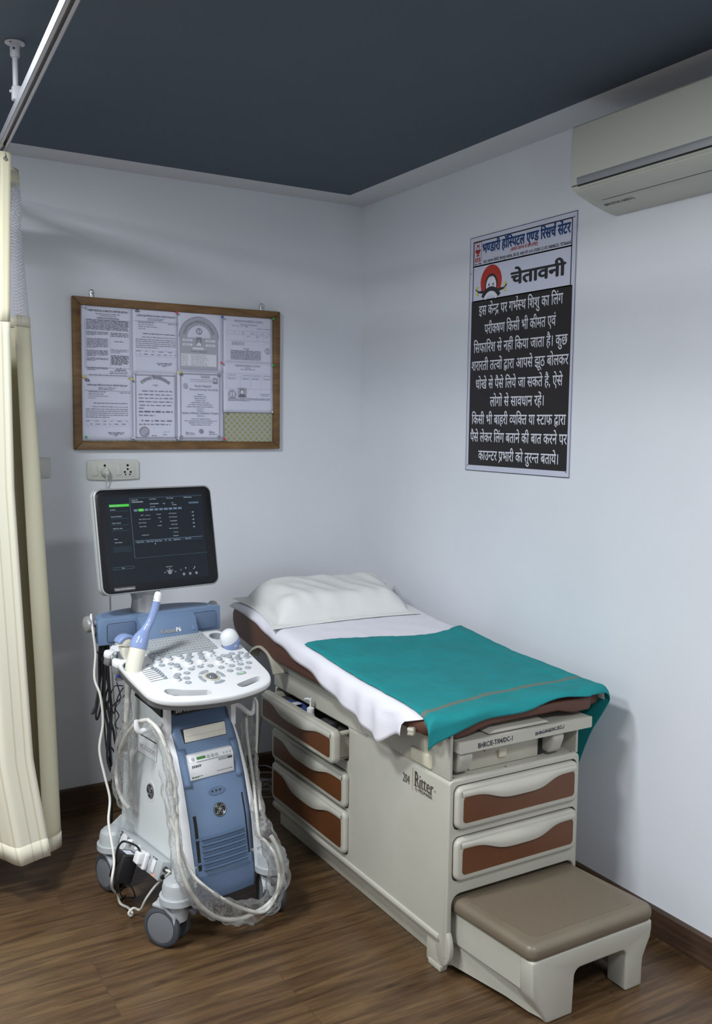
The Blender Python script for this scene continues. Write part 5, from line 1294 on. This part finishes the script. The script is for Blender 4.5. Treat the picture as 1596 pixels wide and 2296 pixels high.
# probe holders
for c0, rx, ry in (((.176, .130), .026, .022), ((.180, .050), .026, .022), ((-.203, .018), .0275, .032), ((-.205, .100), .026, .026)):
    dp = .050 if c0[0] > 0 else .026
    q = B(); n = 28; M = at_c(*c0)
    q.loft([[(rx*1.12*math.cos(2*PI*k/n), ry*1.12*math.sin(2*PI*k/n), .0012) for k in range(n)], [(rx*.98*math.cos(2*PI*k/n), ry*.98*math.sin(2*PI*k/n), .0016) for k in range(n)], [(rx*.92*math.cos(2*PI*k/n), ry*.92*math.sin(2*PI*k/n), -dp) for k in range(n)], [(0.1*rx*math.cos(2*PI*k/n), .1*ry*math.sin(2*PI*k/n), -dp-.001) for k in range(n)]], caps=False, M=M)
    q.obj('probe_holder', BGREY, consl)
for pl_ in ([(-.222, .048), (-.258, .052), (-.266, .072), (-.258, .092), (-.238, .090), (-.230, .072)], [(-.225, .120), (-.258, .116), (-.268, .134), (-.258, .152), (-.225, .152)]):
    q = B(); q.prism([(x+.020, cv(y)) for x, y in pl_], 'xy', -.020, .001, bev=.006, seg=3, M=CMAT); q.obj('holder_arm', CWHITE, consl)
    q = B(); q.prism([(x*.96+.012, cv(y)) for x, y in pl_], 'xy', -.045, -.018, bev=.004, M=CMAT); q.obj('holder_bracket', HUBG, consl)

# ---------------------------------------------------------------- speaker bar, column, monitor
sb = sub('speaker_bar')
plan = [(-.222, .238), (-.217, .216), (-.203, .203), (.203, .203), (.217, .216), (.222, .238), (.222, .26), (.20, .30), (.12, .34), (0, .352), (-.12, .34), (-.20, .30), (-.222, .26)]
pl_ = [(p.x, p.y) for p in catmull([(a, b_, 0) for a, b_ in plan], 3, True)]
q = B(); q.prism(pl_, 'xy', .868, .957, bev=.017, seg=5, ang=.9); q.obj('bar_body', BLUE, sb, ang=45)
q = B(); q.prism([(x*.90, .212+(y-.203)*.86) for x, y in pl_ if y > .22], 'xy', .955, .9585, bev=.002, ang=.9); q.obj('top_tray', BLUED, sb)
q = B(); q.prism([(.201, .953), (.175, .936), (.150, .872), (.150, .862), (.230, .862), (.230, .953)], 'yz', -.094, .118, bev=.004, seg=2); q.obj('logo_fascia', BLUE, sb)
for x0, x1 in ((-.206, -.100), (.122, .216)):
    q = B(); q.prism(rrect(x0, x1, .876, .941, .010), 'xz', .2005, .206, bev=.0015); q.obj('speaker_rim', BLACK, sb)
    q = B(); q.prism(rrect(x0+.0012, x1-.0012, .8772, .9398, .009), 'xz', .1995, .206, bev=.001); q.obj('speaker_grille', BLUED, sb)
LM = frame((-.028, .1575, .8925), (1, 0, 0), (0, .36, 1))
q = B(); text(q, 'Voluson', LM@Matrix.Translation((0, 0, .0012)), size=.0215, width=.056, off=.03); q.obj('logo_lettering', STEEL, sb)
q = B(); text(q, 'P6', LM@Matrix.Translation((.060, 0, .0012)), size=.0215, width=.018, off=.04); q.obj('model_lettering', CWHITE, sb)
q = B(); text(q, 'Voluson', LM@Matrix.Translation((.0008, -.0009, .0007)), size=.0215, width=.056, off=.03); text(q, 'P6', LM@Matrix.Translation((.0608, -.0009, .0007)), size=.0215, width=.018, off=.03); q.obj('logo_shadow_line', BLACK, sb)
FM = frame((.068, .159, .888), (1, 0, 0), (0, .36, 1))
q = B(); q.prism(rrect(0, .038, .0, .020, .003), 'xy', 0, .0012, bev=.0005, M=FM); q.obj('latch_outline', BLACK, sb)
q = B(); q.prism(rrect(.0012, .026, .0012, .0188, .002), 'xy', .0006, .0016, bev=.0005, M=FM); q.prism(rrect(.026, .042, .0012, .0188, .003), 'xy', .0, .005, bev=.002, M=FM); q.obj('latch', BLUE, sb)
# side knob of the bar and its arm
q = B(); q.lathe([(0, 0), (.012, 0), (.013, .03), (.018, .036), (.027, .040), (.029, .048), (.026, .057), (.014, .063), (0, .064)], (-.200, .262, .936), (-1, 0, 0), 26); q.obj('side_knob', SILVER, us)
q = B(); q.lathe([(0, 0), (.012, 0), (.013, .03), (.018, .036), (.027, .040), (.029, .048), (.026, .057), (.014, .063), (0, .064)], (.19, .262, .936), (1, 0, 0), 26); q.obj('side_knob', SILVER, us)
q = B(); q.box(-.06, .06, .21, .30, .72, .88, bev=.02); q.obj('mast', CSHELL, us)
q = B(); q.lathe([(0, .950), (.050, .950), (.050, .965), (.047, .99), (.046, 1.02), (0, 1.02)], (-.030, .275, 0), n=32); q.loft([[(-.030+rx*math.cos(2*PI*k/20), .275+.045*math.sin(2*PI*k/20), z) for k in range(20)] for rx, z in ((.046, 1.0), (.055, 1.03), (.075, 1.06), (.085, 1.09))]); q.obj('monitor_column', SILVER, us, ang=50)
mn = sub('monitor')
mt = math.atan2(.067, .354)
MM = frame((0, .190, 1.04), (1, 0, 0), (0, math.sin(mt), math.cos(mt)))   # x right, y up the screen, z towards the viewer
q = B(); q.prism(rrect(-.2245, .2245, .000, .363, .028, 8), 'xy', -.042, -.006, bev=.008, seg=3, ang=.9, M=MM); q.prism(rrect(-.15, .15, .06, .32, .04, 8), 'xy', -.075, -.040, bev=.015, seg=3, ang=.9, M=MM); q.obj('monitor_back', CGREY, mn, ang=45)
q = B(); q.prism(rrect(-.2255, .2255, -.0005, .3635, .029, 8), 'xy', -.012, -.0005, bev=.003, seg=3, ang=.9, M=MM); q.obj('silver_rim', SILVER, mn)
q = B(); q.prism(rrect(-.2205, .2205, .0045, .3585, .026, 8), 'xy', -.004, .0012, bev=.0012, ang=.9, M=MM)
ct = B(); ct.box(-.1865, .1865, .033, .3345, -.0012, .02, M=MM); q.cut(ct); q.obj('bezel', BLACKM, mn)
sn = sub('screen', mn)
q = B(); q.box(-.1865, .1865, .033, .3345, -.0035, .0000, M=MM); q.obj('display', SCREEN, sn)
S = .0002; rs = random.Random(5)
def sr(bld, x0, x1, y0, y1, d=0): bld.flat([(x0, y0, S+d), (x1, y0, S+d), (x1, y1, S+d), (x0, y1, S+d)], M=MM)
def stx(bld, s, x, y, size, width=None, align='l'): text(bld, s, MM@Matrix.Translation((x, y, S+.0001)), size=size, width=width, align=align, off=.01)
q = B(); sr(q, -.173, -.1005, .299, .3075); sr(q, -.0665, -.0475, .2795, .2885); q.obj('green_bar', SCR_GREEN, sn)
q = B(); sr(q, -.097, -.0955, .119, .327); sr(q, -.097, .186, .326, .3270); sr(q, -.096, .186, .1183, .1190); sr(q, -.0905, .1735, .1765, .1790); sr(q, -.0905, .1735, .1695, .1701); sr(q, -.0905, -.0899, .170, .179); sr(q, .130, .170, .2985, .3045)
for y in (.285,): sr(q, -.085, -.068, y-.005, y+.003)
for k in range(8): sr(q, -.044+.0185*k, -.044+.0185*k+.015, .280, .288)
for y in (.2835, .2585, .236, .2165, .16, .155, .15, .145): sr(q, -.172, -.105, y, y+.0005)
for a in ((-.178, -.1008, .0848, .0856), (-.178, -.1008, .0921, .0929), (-.178, -.1772, .085, .0929), (-.1016, -.1008, .085, .0929)): sr(q, *a)
q.obj('panel_lines', SCR_LINE, sn)
q = B()
for s_, x, y, h in (('Current Patient', -.172, .3005, .0065), ('Archive', -.171, .2875, .0062), ('Current Patient', -.170, .264, .0062), ('Clear Screen', -.168, .2415, .0062), ('Hide Pat. Info', -.166, .2225, .0062), ('Exam', -.165, .187, .006), ('Start Exam', -.164, .175, .0062), ('Exit', -.146, .0865, .006),
                    ('Patient ID', -.090, .318, .006), ('Last Name', -.022, .319, .006), ('First Name', .044, .3195, .006), ('Middle Name', .112, .320, .006), ('Age', .028, .302, .0055), ('Sex', .062, .303, .0055), ('Female', .064, .2955, .0062),
                    ('OB', -.082, .280, .006), ('GYN', -.0635, .2815, .006), ('LMP', -.060, .2635, .0055), ('Exp. Ovul.', -.067, .250, .0055), ('Day of Cycle', -.070, .2375, .0055), ('Day of Stim.', -.068, .2245, .0055), ('Accession #', -.063, .1945, .0055),
                    ('Gravida', .000, .2645, .0055), ('Para', .006, .2515, .0055), ('AB', .010, .238, .0055), ('Ectopic', .001, .2245, .0055), ('Ref. Physician', .048, .265, .0055), ('Perf. Physician', .048, .252, .0055), ('Sonographer', .050, .2385, .0055), ('Exam Type', .054, .2255, .0055), ('Exam Comment', .044, .212, .0055), ('Custom', .060, .198, .0055), ('Indication', .057, .185, .0055),
                    ('Exam Date', -.084, .1712, .006), ('Exam Time', -.047, .1712, .006), ('Exam Type', -.016, .1712, .006), ('ID', .024, .1712, .006), ('Img', .038, .1712, .006), ('Application', .056, .1712, .006), ('Exam File', .104, .1712, .006), ('Start Exam', .018, .0775, .0055), ('Set', .008, .058, .0055), ('Set', .049, .058, .0055)): stx(q, s_, x, y, h)
for k in range(8): rs.random(); stx(q, ('Abd', 'Card', 'Uro', 'Vasc', 'Neuro', 'MSK', 'SmP', 'Ped')[k], -.042+.0185*k, .282, .0052)
stx(q, '(##/##/####)', -.022, .3025, .0058); sr(q, -.022, -.002, .293, .2942); sr(q, -.044, -.024, .264, .265); sr(q, -.044, -.024, .2505, .2515)
for y in (.265, .252, .2385, .2255, .212): sr(q, .138, .1395, y+.001, y+.0035); sr(q, .142, .1455, y, y+.005)
q.flat([(-.0165, .167, S+.0004), (-.0125, .1635, S+.0004), (-.0145, .1625, S+.0004), (-.0148, .160, S+.0004), (-.0165, .1615, S+.0004)], M=MM)
for x in (.092, .128): sr(q, x, x+.003, .066, .072)
q.obj('screen_writing', SCR_TXT, sn)
q = B(); sr(q, -.0895, -.047, .3105, .3150)
q.obj('highlight_bar', SCR_GREY, sn)
for x in (.0846, .1092, .1346):
    q = B(); q.lathe([(0, 0), (.0052, 0), (.0048, .0003), (0, .0005)], n=18, M=MM@Matrix.Translation((x, .0478, S))); q.obj('soft_key', SCR_GREY, sn)
q = B()
q.lathe([(0, 0), (.0085, 0), (0, .0004)], n=22, M=MM@Matrix.Translation((.0306, .0605, S)))
for a in (.2, PI/2-.25, PI-.7):
    pts = [(.0135*math.cos(a+.5*k/6), .0135*math.sin(a+.5*k/6)) for k in range(7)]+[(.0108*math.cos(a+.5-.5*k/6), .0108*math.sin(a+.5-.5*k/6)) for k in range(7)]
    q.flat([(x+.0306, y+.0605, S) for x, y in pts], M=MM)
for x in (.071, .122): sr(q, x, x+.006, .0625, .0655)
q.obj('trackball_guide', SCR_GREY, sn)
q = B(); q.prism(rrect(-.183, -.105, .0115, .0245, .002), 'xy', .0012, .0016, M=MM); q.obj('name_plate', DGREY, mn)
q = B(); text(q, 'Voluson Core Architecture', MM@Matrix.Translation((-.179, .0155, .0018)), size=.0072, width=.070, off=.01); q.obj('name_lettering', CWHITE, mn)
# cable hooks
def hook(pts, r_=.008):
    q = B(); q.tube(pts, [r_*.9, r_, r_, r_*.95, r_*.7], n=10); q.obj('cable_hook', CWHITE, us)
hook([(-.128, -.035, .640), (-.165, -.036, .636), (-.200, -.037, .632), (-.214, -.037, .645), (-.216, -.037, .672)], .010)
hook([(.123, -.02, .65), (.170, -.02, .648), (.235, .0, .60), (.258, .01, .61), (.262, .012, .655)], .009)

# ---------------------------------------------------------------- loose things around the machine
def loose(name, bld, m_, label, cat, group=None, ang=40):
    bld.bm.transform(CM); return tag(bld.obj(name, m_, ang=ang), label, cat, group)
def cthing(name, label, cat, loc, group=None):
    o = thing(name, label, cat, tuple(CM@Vector(loc)), CRZ, group); o['_o'] = 0; del o['_o']; return o
def cpart(name, bld, m_, parent):
    bld.bm.transform(CM); return bld.obj(name, m_, parent, world=True, ang=50)
# internal probe
pr = cthing('ultrasound_probe', 'long blue internal probe with a white tip standing in the left holder', 'ultrasound probe', (-.195, .01, .81), 'ultrasound probes on the console')
q = B(); q.tube([(-.207, .005, .810), (-.201, .008, .838), (-.187, .012, .880), (-.178, .015, .9055)], [.026, .027, .027, .0262], n=28); cpart('grip', q, PCREAM, pr)
q = B(); q.tube([(-.1835, .0135, .892), (-.176, .016, .911), (-.165, .018, .930), (-.151, .020, .950), (-.136, .022, .972), (-.124, .022, .997), (-.115, .021, 1.025), (-.110, .020, 1.046)], [.0282, .0286, .0255, .0172, .0140, .0128, .0126, .0126, .0126], n=28); cpart('shaft', q, BLUEL, pr)
q = B(); q.tube([(-.1115, .020, 1.038), (-.108, .020, 1.052), (-.1065, .0195, 1.064), (-.1055, .019, 1.070)], [.0131, .0131, .0115, .005], n=20); cpart('tip', q, CWHITE, pr)
# convex probe, left
pr = cthing('ultrasound_probe', 'flat cream and blue convex probe lying in the rear left holder', 'ultrasound probe', (-.228, .09, .85), 'ultrasound probes on the console')
def slab(th0, th1, cx, cz, y0, y1, r0, r1, bld, bev=.003):
    cx += .030; cz += .004; y0 += .016; y1 += .004; r0 *= .82; r1 *= .82
    pts = [(cx+r1*math.cos(a), cz+r1*math.sin(a)) for a in [lerp(th0, th1, k/10) for k in range(11)]]+[(cx+r0*math.cos(a), cz+r0*math.sin(a)) for a in [lerp(th1, th0, k/10) for k in range(11)]]
    bld.prism(pts, 'xz', y0, y1, bev=bev, seg=3, ang=.9)
q = B(); slab(.25, 2.9, -.226, .885, .048, .098, .001, .034, q); q.prism([(-.217, .889), (-.176, .895), (-.172, .850), (-.180, .834), (-.198, .834), (-.208, .856)], 'xz', .066, .098, bev=.007, seg=3); cpart('housing', q, PCREAM, pr)
q = B(); slab(.02, 2.75, -.224, .887, .046, .100, .030, .045, q); cpart('lens', q, BLUEL, pr)
# volume probe, right
pr = cthing('ultrasound_probe', 'round white and blue volume probe sitting in the right holder', 'ultrasound probe', (.18, .05, .84), 'ultrasound probes on the console')
PT = Matrix.Translation((.178, .036, .862))@Matrix.Rotation(math.radians(10), 4, 'X')@Matrix.Rotation(math.radians(-30), 4, 'Y')
q = B(); q.lathe([(0, -.055), (.016, -.055), (.020, -.030), (.0295, -.020), (.0325, -.010), (.0330, .004), (.0325, .006), (0, .006)], n=32, M=PT@Matrix.Diagonal((1, .85, 1, 1))); cpart('housing', q, BLUEL, pr)
q = B(); q.lathe([(.0326, .0055), (.0328, .010), (.0315, .022), (.0275, .035), (.0175, .0445), (0, .048)], n=32, M=PT@Matrix.Diagonal((1, .85, 1, 1))); cpart('dome', q, CWHITE, pr)
q = B(); text(q, '4C', PT@frame((-.006, -.0285, -.012), (1, 0, 0), (0, 0, 1)), size=.012, off=.02); cpart('probe_marking', q, CWHITE, pr)
q = B(); q.tube([(.178, .055, .815), (.180, .070, .77), (.215, .05, .70), (.250, .02, .660), (.262, .000, .640), (.258, -.012, .60), (.245, -.03, .53), (.216, -.07, .45), (.185, -.13, .38), (.150, -.20, .335)], .0052, n=8)
loose('probe_cable', q, CABLEW, 'white probe cable hanging from the hook on the right side of the machine', 'cable', 'probe cables on the ultrasound machine')

# video printer in the bay
vp = cthing('video_printer', 'white thermal video printer in the bay of the blue front panel', 'printer', (0, -.10, .476))
VM = frame((-.006, -.155, .4765), (1, 0, 0), (0, .10, 1))
q = B(); q.box(-.081, .081, 0, .060, -.10, .004, bev=.002, M=VM); q.prism([(.058, .004), (.060, .004), (.080, -.008), (.080, -.05), (.058, -.05)], 'yz', -.081, .081, bev=.0015, M=VM); cpart('printer_case', q, CWHITE, vp)
VT = VM@frame((0, .060, .0042), (1, 0, 0), (0, 1, -.6))
q = B(); q.box(-.056, .070, .0555, .0590, .0038, .0046, M=VM); cpart('paper_slot', q, CGREY, vp)
q = B(); q.box(-.054, -.022, .004, .013, 0, .0008, M=VT); cpart('status_display', q, LCDG, vp)
q = B()
for x in (-.068,): q.lathe([(0, 0), (.0058, 0), (.0055, .002), (0, .002)], n=16, M=VT@Matrix.Translation((x, .0085, 0)))
for x in (-.012, .004, .019): q.lathe([(0, 0), (.0056, 0), (.005, .003), (0, .003)], n=16, M=VT@Matrix.Translation((x, .0075, 0)))
for x in (.046, .058, .070): q.lathe([(0, 0), (.0035, 0), (.003, .0015), (0, .0015)], n=12, M=VT@Matrix.Translation((x, .0075, 0)))
cpart('dial', q, CGREY, vp)
q = B(); text(q, 'SONY', VM@Matrix.Translation((-.074, .040, .0045)), size=.0112, width=.034, off=.05); q.box(.024, .058, .046, .0535, .0038, .0044, M=VM); cpart('maker_lettering', q, INK, vp)
q = B(); q.box(.0245, .0575, .0465, .0530, .0042, .0047, M=VM); cpart('badge', q, CGREY, vp)
q = B(); q.box(.058, .075, .046, .0535, .0040, .0047, M=VM); cpart('dark_badge', q, DGREY, vp)
q = B(); text(q, 'DIGITAL GRAPHIC PRINTER UP-X898MD', VM@Matrix.Translation((.074, .0115, .0045)), size=.005, width=.058, align='r'); cpart('model_lettering', q, INKB, vp)
q = B(); q.box(-.075, -.070, .007, .012, .004, .0046, M=VM); dashes_pts = [(-.068, -.036, .0098), (-.068, -.050, .0072)]
for a, b_, z in dashes_pts: q.box(a, b_, z, z+.0014, .004, .0046, M=VM)
cpart('green_mark', q, mat('dark_green_ink', (.03, .12, .04, 1), .6), vp)

# probe cables, with their clear sleeves
loopL = [[-.19, -.069, .677], [-.2, -.002, .648], [-.2, .095, .563], [-.2, .15, .457], [-.2, .145, .393], [-.2, .107, .354], [-.188, .084, .333]]
strandR = [[-.19, -.069, .677], [-.187, -.139, .657], [-.178, -.185, .591], [-.178, -.215, .528], [-.184, -.24, .456], [-.195, -.27, .372], [-.21, -.31, .306], [-.197, -.335, .233], [-.151, -.335, .155], [-.088, -.335, .095], [-.018, -.33, .066], [.049, -.33, .066], [.099, -.33, .079], [.133, -.335, .115], [.15, -.335, .171], [.139, -.325, .246], [.12, -.31, .294]]
q = B(); q.tube(loopL, .0072, n=10); q.tube(strandR, .0072, n=10)
loose('probe_cable', q, CABLEW, 'white probe cable looped over the left hook and sweeping down across the front', 'cable', 'probe cables on the ultrasound machine')
strandB = [[.120, -.305, .292], [.111, -.26, .315], [.134, -.2, .343], [.170, -.12, .425], [.195, -.06, .48], [.222, 0, .537], [.239, .03, .598]]
q = B(); q.tube([[-.205, -.245, .420], [-.193, -.275, .34], [-.172, -.31, .262], [-.135, -.33, .21], [-.064, -.335, .144], [.009, -.335, .091], [.07, -.345, .068], [.109, -.35, .102], [.126, -.35, .167], [.116, -.34, .241], [.100, -.31, .28], [.100, -.27, .289]]+strandB[2:], .0058, n=10)
loose('probe_cable', q, CABLEW, 'white probe cable drooping in a low loop in front of the blue panel', 'cable', 'probe cables on the ultrasound machine')
q = B(); q.tube([[-.175, .109, .760], [-.180, .106, .682], [-.182, .113, .60], [-.185, .12, .52]], .0095, n=10)
loose('probe_cable', q, CABLEW, 'thick pale probe cable dropping from the left holders behind the hook', 'cable', 'probe cables on the ultrasound machine')
def sleeve(pts, rads, label, seed):
    P = catmull(pts, 8); q = B(); rs2 = random.Random(seed)
    q.tube(P, [.8*k_ for k_ in rads], n=18, smooth=False, caps=False, wob=.6); q.bm.transform(CM)
    o = q.obj('plastic_sleeve', FILM, ang=180); return tag(o, label, 'plastic sleeve', 'clear plastic sleeves on the probe cables')
sleeve([[-.206, -.20, .56], [-.203, -.235, .47], [-.207, -.275, .38], [-.217, -.315, .30], [-.195, -.335, .235], [-.146, -.335, .175], [-.08, -.335, .120], [.0, -.335, .083], [.07, -.335, .072], [.115, -.335, .10], [.135, -.335, .17], [.125, -.32, .25], [.11, -.285, .305], [.14, -.19, .36], [.18, -.10, .44], [.205, -.04, .51], [.235, .02, .60]], [.018, .021, .023, .024, .030, .038, .044, .042, .036, .038, .040, .036, .032, .030, .028, .026, .024], 'clear plastic sleeve around the cables drooping across the front of the machine', 1)
sleeve([[-.200, -.03, .655], [-.203, .05, .61], [-.204, .085, .53], [-.204, .10, .43], [-.2, .095, .36], [-.195, .082, .322]], [.016, .030, .040, .040, .030, .020], 'clear plastic sleeve on the cable loop at the left side of the machine', 2)
sleeve([[-.178, .109, .745], [-.183, .106, .69], [-.184, .112, .61], [-.188, .12, .50], [-.186, .105, .38]], [.016, .022, .024, .028, .026], 'clear plastic sleeve around the thick cable under the left holders', 3)
sleeve([[-.192, -.09, .668], [-.192, -.150, .640], [-.186, -.195, .57], [-.186, -.225, .49], [-.196, -.25, .42]], [.012, .018, .022, .020, .018], 'clear plastic sleeve on the cable strand just right of the left hook', 4)

# power strip on the left foot of the machine
ps = cthing('power_strip', 'grey metal power strip strapped along the left side of the machine base', 'power strip', (-.175, .03, .15))
PSM = frame((-.200, .175, .172), (0, -1, 0), (.35, 0, 1))     # x: towards the front, y: up the face, z: outwards
PL = .318
q = B(); q.box(0, PL, 0, .062, -.046, 0, bev=.002, M=PSM); cpart('strip_case', q, CGREY, ps)
q = B()
for x in (.048, .218): q.prism(circ(x, .030, .024, .026, 24), 'xy', 0, .0015, M=PSM)
cpart('socket_face', q, CWHITE, ps)
q = B()
for x in (.10, .155): q.lathe([(0, 0), (.009, 0), (.009, .012), (.007, .014), (0, .014)], n=16, M=PSM@Matrix.Translation((x, .047, 0)))
cpart('fuse_cap', q, CWHITE, ps)
q = B(); q.box(.262, .284, .012, .050, 0, .005, bev=.0015, M=PSM@Matrix.Translation((.273, .03, 0))@Matrix.Rotation(-.06, 4, 'Y')@Matrix.Translation((-.273, -.03, 0))); cpart('rocker_switch', q, CWHITE, ps)
q = B(); q.lathe([(0, 0), (.0035, 0), (.003, .002), (0, .0025)], n=10, M=PSM@Matrix.Translation((.285, .006, 0))); cpart('neon_lamp', q, LEDR, ps)
q = B(); text(q, 'MAX', PSM@Matrix.Translation((.016, .056, .0006))@Matrix.Rotation(-PI/2, 4, 'Z'), size=.020, width=.042, off=.03)
for k in range(7): q.box(.068+.0065*k, .0715+.0065*k, .046, .053, .0002, .0006, M=PSM)
q.box(.255, .262, .054, .057, .0002, .0006, M=PSM); q.box(.268, .286, .054, .057, .0002, .0006, M=PSM); cpart('strip_lettering', q, INK, ps)
PE = PSM@Matrix.Translation((PL, 0, 0))@frame((0, 0, 0), (0, 0, -1), (0, 1, 0))
q = B(); q.lathe([(0, 0), (.009, 0), (.008, .006), (.005, .008), (0, .008)], n=18, M=PE@Matrix.Translation((.016, .038, 0))); q.lathe([(0, 0), (.008, 0), (.007, .005), (0, .006)], n=18, M=PE@Matrix.Translation((.014, .014, 0))); cpart('cable_gland', q, BLACK, ps)
q = B(); q.lathe([(0, 0), (.003, 0), (.0025, .001), (0, .001)], n=8, M=PE@Matrix.Translation((.038, .048, 0))); cpart('case_screw', q, STEEL, ps)
pa = cthing('power_adapter', 'black plug-in power adapter on the power strip', 'power adapter', (-.24, .03, .15))
PA = PSM@Matrix.Translation((.122, -.008, 0))
q = B(); q.box(-.004, .056, -.056, .036, .002, .060, bev=.006, seg=3, M=PA); cpart('adapter_case', q, BLACK, pa)
q = B(); q.box(.010, .045, .035, .0365, .015, .045, M=PA); cpart('rating_label', q, PAPER, pa)
q = B(); P0 = PA@Vector((.03, -.04, .03)); q.tube([P0, P0+Vector((-.01, .005, -.03)), (-.232, .07, .06), (-.205, .10, .015), (-.18, .11, .006), (-.172, .085, .012), (-.186, .06, .05), (-.20, .075, .075), (-.215, .10, .05)], .0022, n=6); cpart('adapter_cord', q, BLACK, pa)
pw_ = cthing('mains_plug', 'white square mains plug beside the black power adapter', 'plug', (-.225, -.03, .18))
PW = PSM@Matrix.Translation((.218, .030, 0))
q = B(); q.box(-.024, .024, -.026, .026, .002, .018, bev=.005, seg=3, M=PW); q.box(-.016, .016, -.012, .026, .016, .040, bev=.005, seg=3, M=PW); cpart('plug_body', q, CWHITE, pw_)
q = B(); P0 = PW@Vector((0, .024, .030)); q.tube([P0, P0+Vector((-.006, .006, .018)), (-.245, -.035, .272), (-.258, -.01, .268), (-.264, .015, .230), (-.262, .03, .165), (-.25, .045, .10), (-.235, .09, .04), (-.21, .11, .008), (-.185, .13, .005)], .0036, n=8); cpart('plug_cord', q, BLACK, pw_)
# white mains cord from the knob to the strip
q = B(); q.tube([[-.236, .262, .968], [-.243, .245, .955], [-.243, .23, .91], [-.236, .23, .84], [-.245, .22, .758], [-.234, .2, .699], [-.226, .2, .604], [-.24, .2, .514], [-.231, .18, .424], [-.227, .15, .354], [-.246, .12, .292], [-.254, .08, .238], [-.272, .02, .197], [-.294, -.01, .150], [-.275, .03, .10], [-.245, .075, .06], [-.228, .092, .03], [-.222, .085, .007], [-.213, .045, .0065], [-.217, .005, .0065], [-.230, -.012, .009], [-.238, -.012, .022], [-.223, -.014, .034], [-.205, -.018, .024], [-.206, -.040, .040], [-.202, -.065, .08], [-.186, -.087, .12], [-.176, -.112, .15]]+[tuple(PE@Vector((.016, .038, .03))), tuple(PE@Vector((.016, .038, .006)))], .0042, n=8, sub=7)
loose('mains_cable', q, CABLEW, 'wavy white mains cord hanging from the grey knob down to the floor', 'cord')
# black leads behind
for pts, rr, l_ in (([[-.209, .25, .886], [-.215, .25, .809], [-.221, .24, .687], [-.238, .24, .645], [-.247, .24, .629], [-.236, .24, .64], [-.229, .24, .68], [-.206, .25, .776], [-.192, .25, .884]], .0042, 'black lead forming the long low loop left of the machine'),
                    ([[-.181, .26, .888], [-.193, .25, .774], [-.198, .25, .649], [-.185, .25, .552], [-.19, .25, .457], [-.163, .26, .354], [-.171, .28, .253], [-.182, .29, .10], [-.19, .32, .006], [-.15, .36, .006]], .0045, 'black lead running the whole way down behind the machine to the floor'),
                    ([[-.194, .26, .867], [-.187, .25, .742], [-.18, .25, .678], [-.189, .25, .632], [-.170, .235, .648], [-.148, .22, .672], [-.12, .215, .69]], .0034, 'black lead curving from the bundle into the back of the machine'),
                    ([[-.189, .25, .66], [-.179, .25, .598], [-.166, .25, .549], [-.158, .25, .497], [-.135, .25, .45]], .0042, 'black lead slanting down from the bundle towards the lower body'),
                    ([[-.128, .25, .704], [-.160, .255, .705], [-.177, .25, .661], [-.163, .25, .611], [-.151, .25, .662], [-.128, .25, .699]], .0022, 'thin black lead tangled in a small knot behind the machine'),
                    ([[-.204, .262, .93], [-.226, .25, .90], [-.232, .25, .865], [-.214, .25, .83], [-.196, .25, .86], [-.186, .26, .90]], .0022, 'thin black lead curled in a ring just under the grey knob'),
                    ([[-.178, .255, .884], [-.184, .25, .80], [-.180, .25, .71], [-.172, .252, .62], [-.180, .25, .52], [-.172, .26, .42]], .0050, 'thick black lead at the right of the hanging bundle'),
                    ([[-.186, .262, .88], [-.190, .262, .80], [-.176, .258, .73], [-.190, .262, .66], [-.172, .262, .60], [-.183, .262, .52], [-.160, .262, .47], [-.14, .262, .42]], .0030, 'thin black lead zigzagging down the right side of the hanging bundle'),
                    ([[-.196, .268, .88], [-.206, .266, .77], [-.212, .262, .68], [-.226, .258, .62], [-.222, .256, .60], [-.206, .262, .64], [-.196, .266, .72], [-.192, .268, .80]], .0036, 'black lead forming the smaller inner loop of the hanging bundle'),
                    ([[-.150, .255, .72], [-.138, .25, .66], [-.158, .25, .63], [-.146, .25, .60], [-.160, .252, .57], [-.140, .25, .55], [-.128, .25, .58]], .0020, 'very thin black lead kinked beside the blue connector'),
                    ([[-.20, .255, .885], [-.202, .25, .79], [-.196, .25, .70], [-.200, .25, .60], [-.192, .255, .50], [-.18, .26, .44], [-.166, .27, .36], [-.16, .29, .2], [-.16, .33, .007]], .0028, 'thin black lead in the middle of the hanging bundle')):
    q = B(); q.tube(pts, rr, n=8); loose('black_lead', q, BLACK, l_, 'cable', 'black leads hanging behind the ultrasound machine')
q = B(); q.box(-.150, -.128, .248, .262, .738, .790, bev=.004)
cn = loose('video_connector', q, PLUMB, 'bright blue plug among the black leads behind the machine', 'connector')
q = B(); q.box(-.152, -.126, .246, .264, .724, .739, bev=.002); q.bm.transform(CM); q.obj('metal_shell', STEEL, cn, world=True)
# coil of grey cord on the floor between machine and table
q = B(); pts = []
for k in range(46):
    a = k*.62; rr = .055+.012*math.sin(k*1.7)
    pts.append((-.640+rr*math.cos(a), -.285+rr*1.1*math.sin(a), .008+.0026*k+.008*math.sin(k*2.3)**2))
pts = [(-.50, -.16, .006), (-.55, -.22, .006)]+pts+[(-.63, -.20, .18), (-.58, -.12, .26), (-.54, -.06, .30)]
q.tube(pts, .0036, n=6, sub=4); tag(q.obj('coiled_cord', CABLEG), 'loosely coiled grey cord on the floor behind the examination table', 'cord')
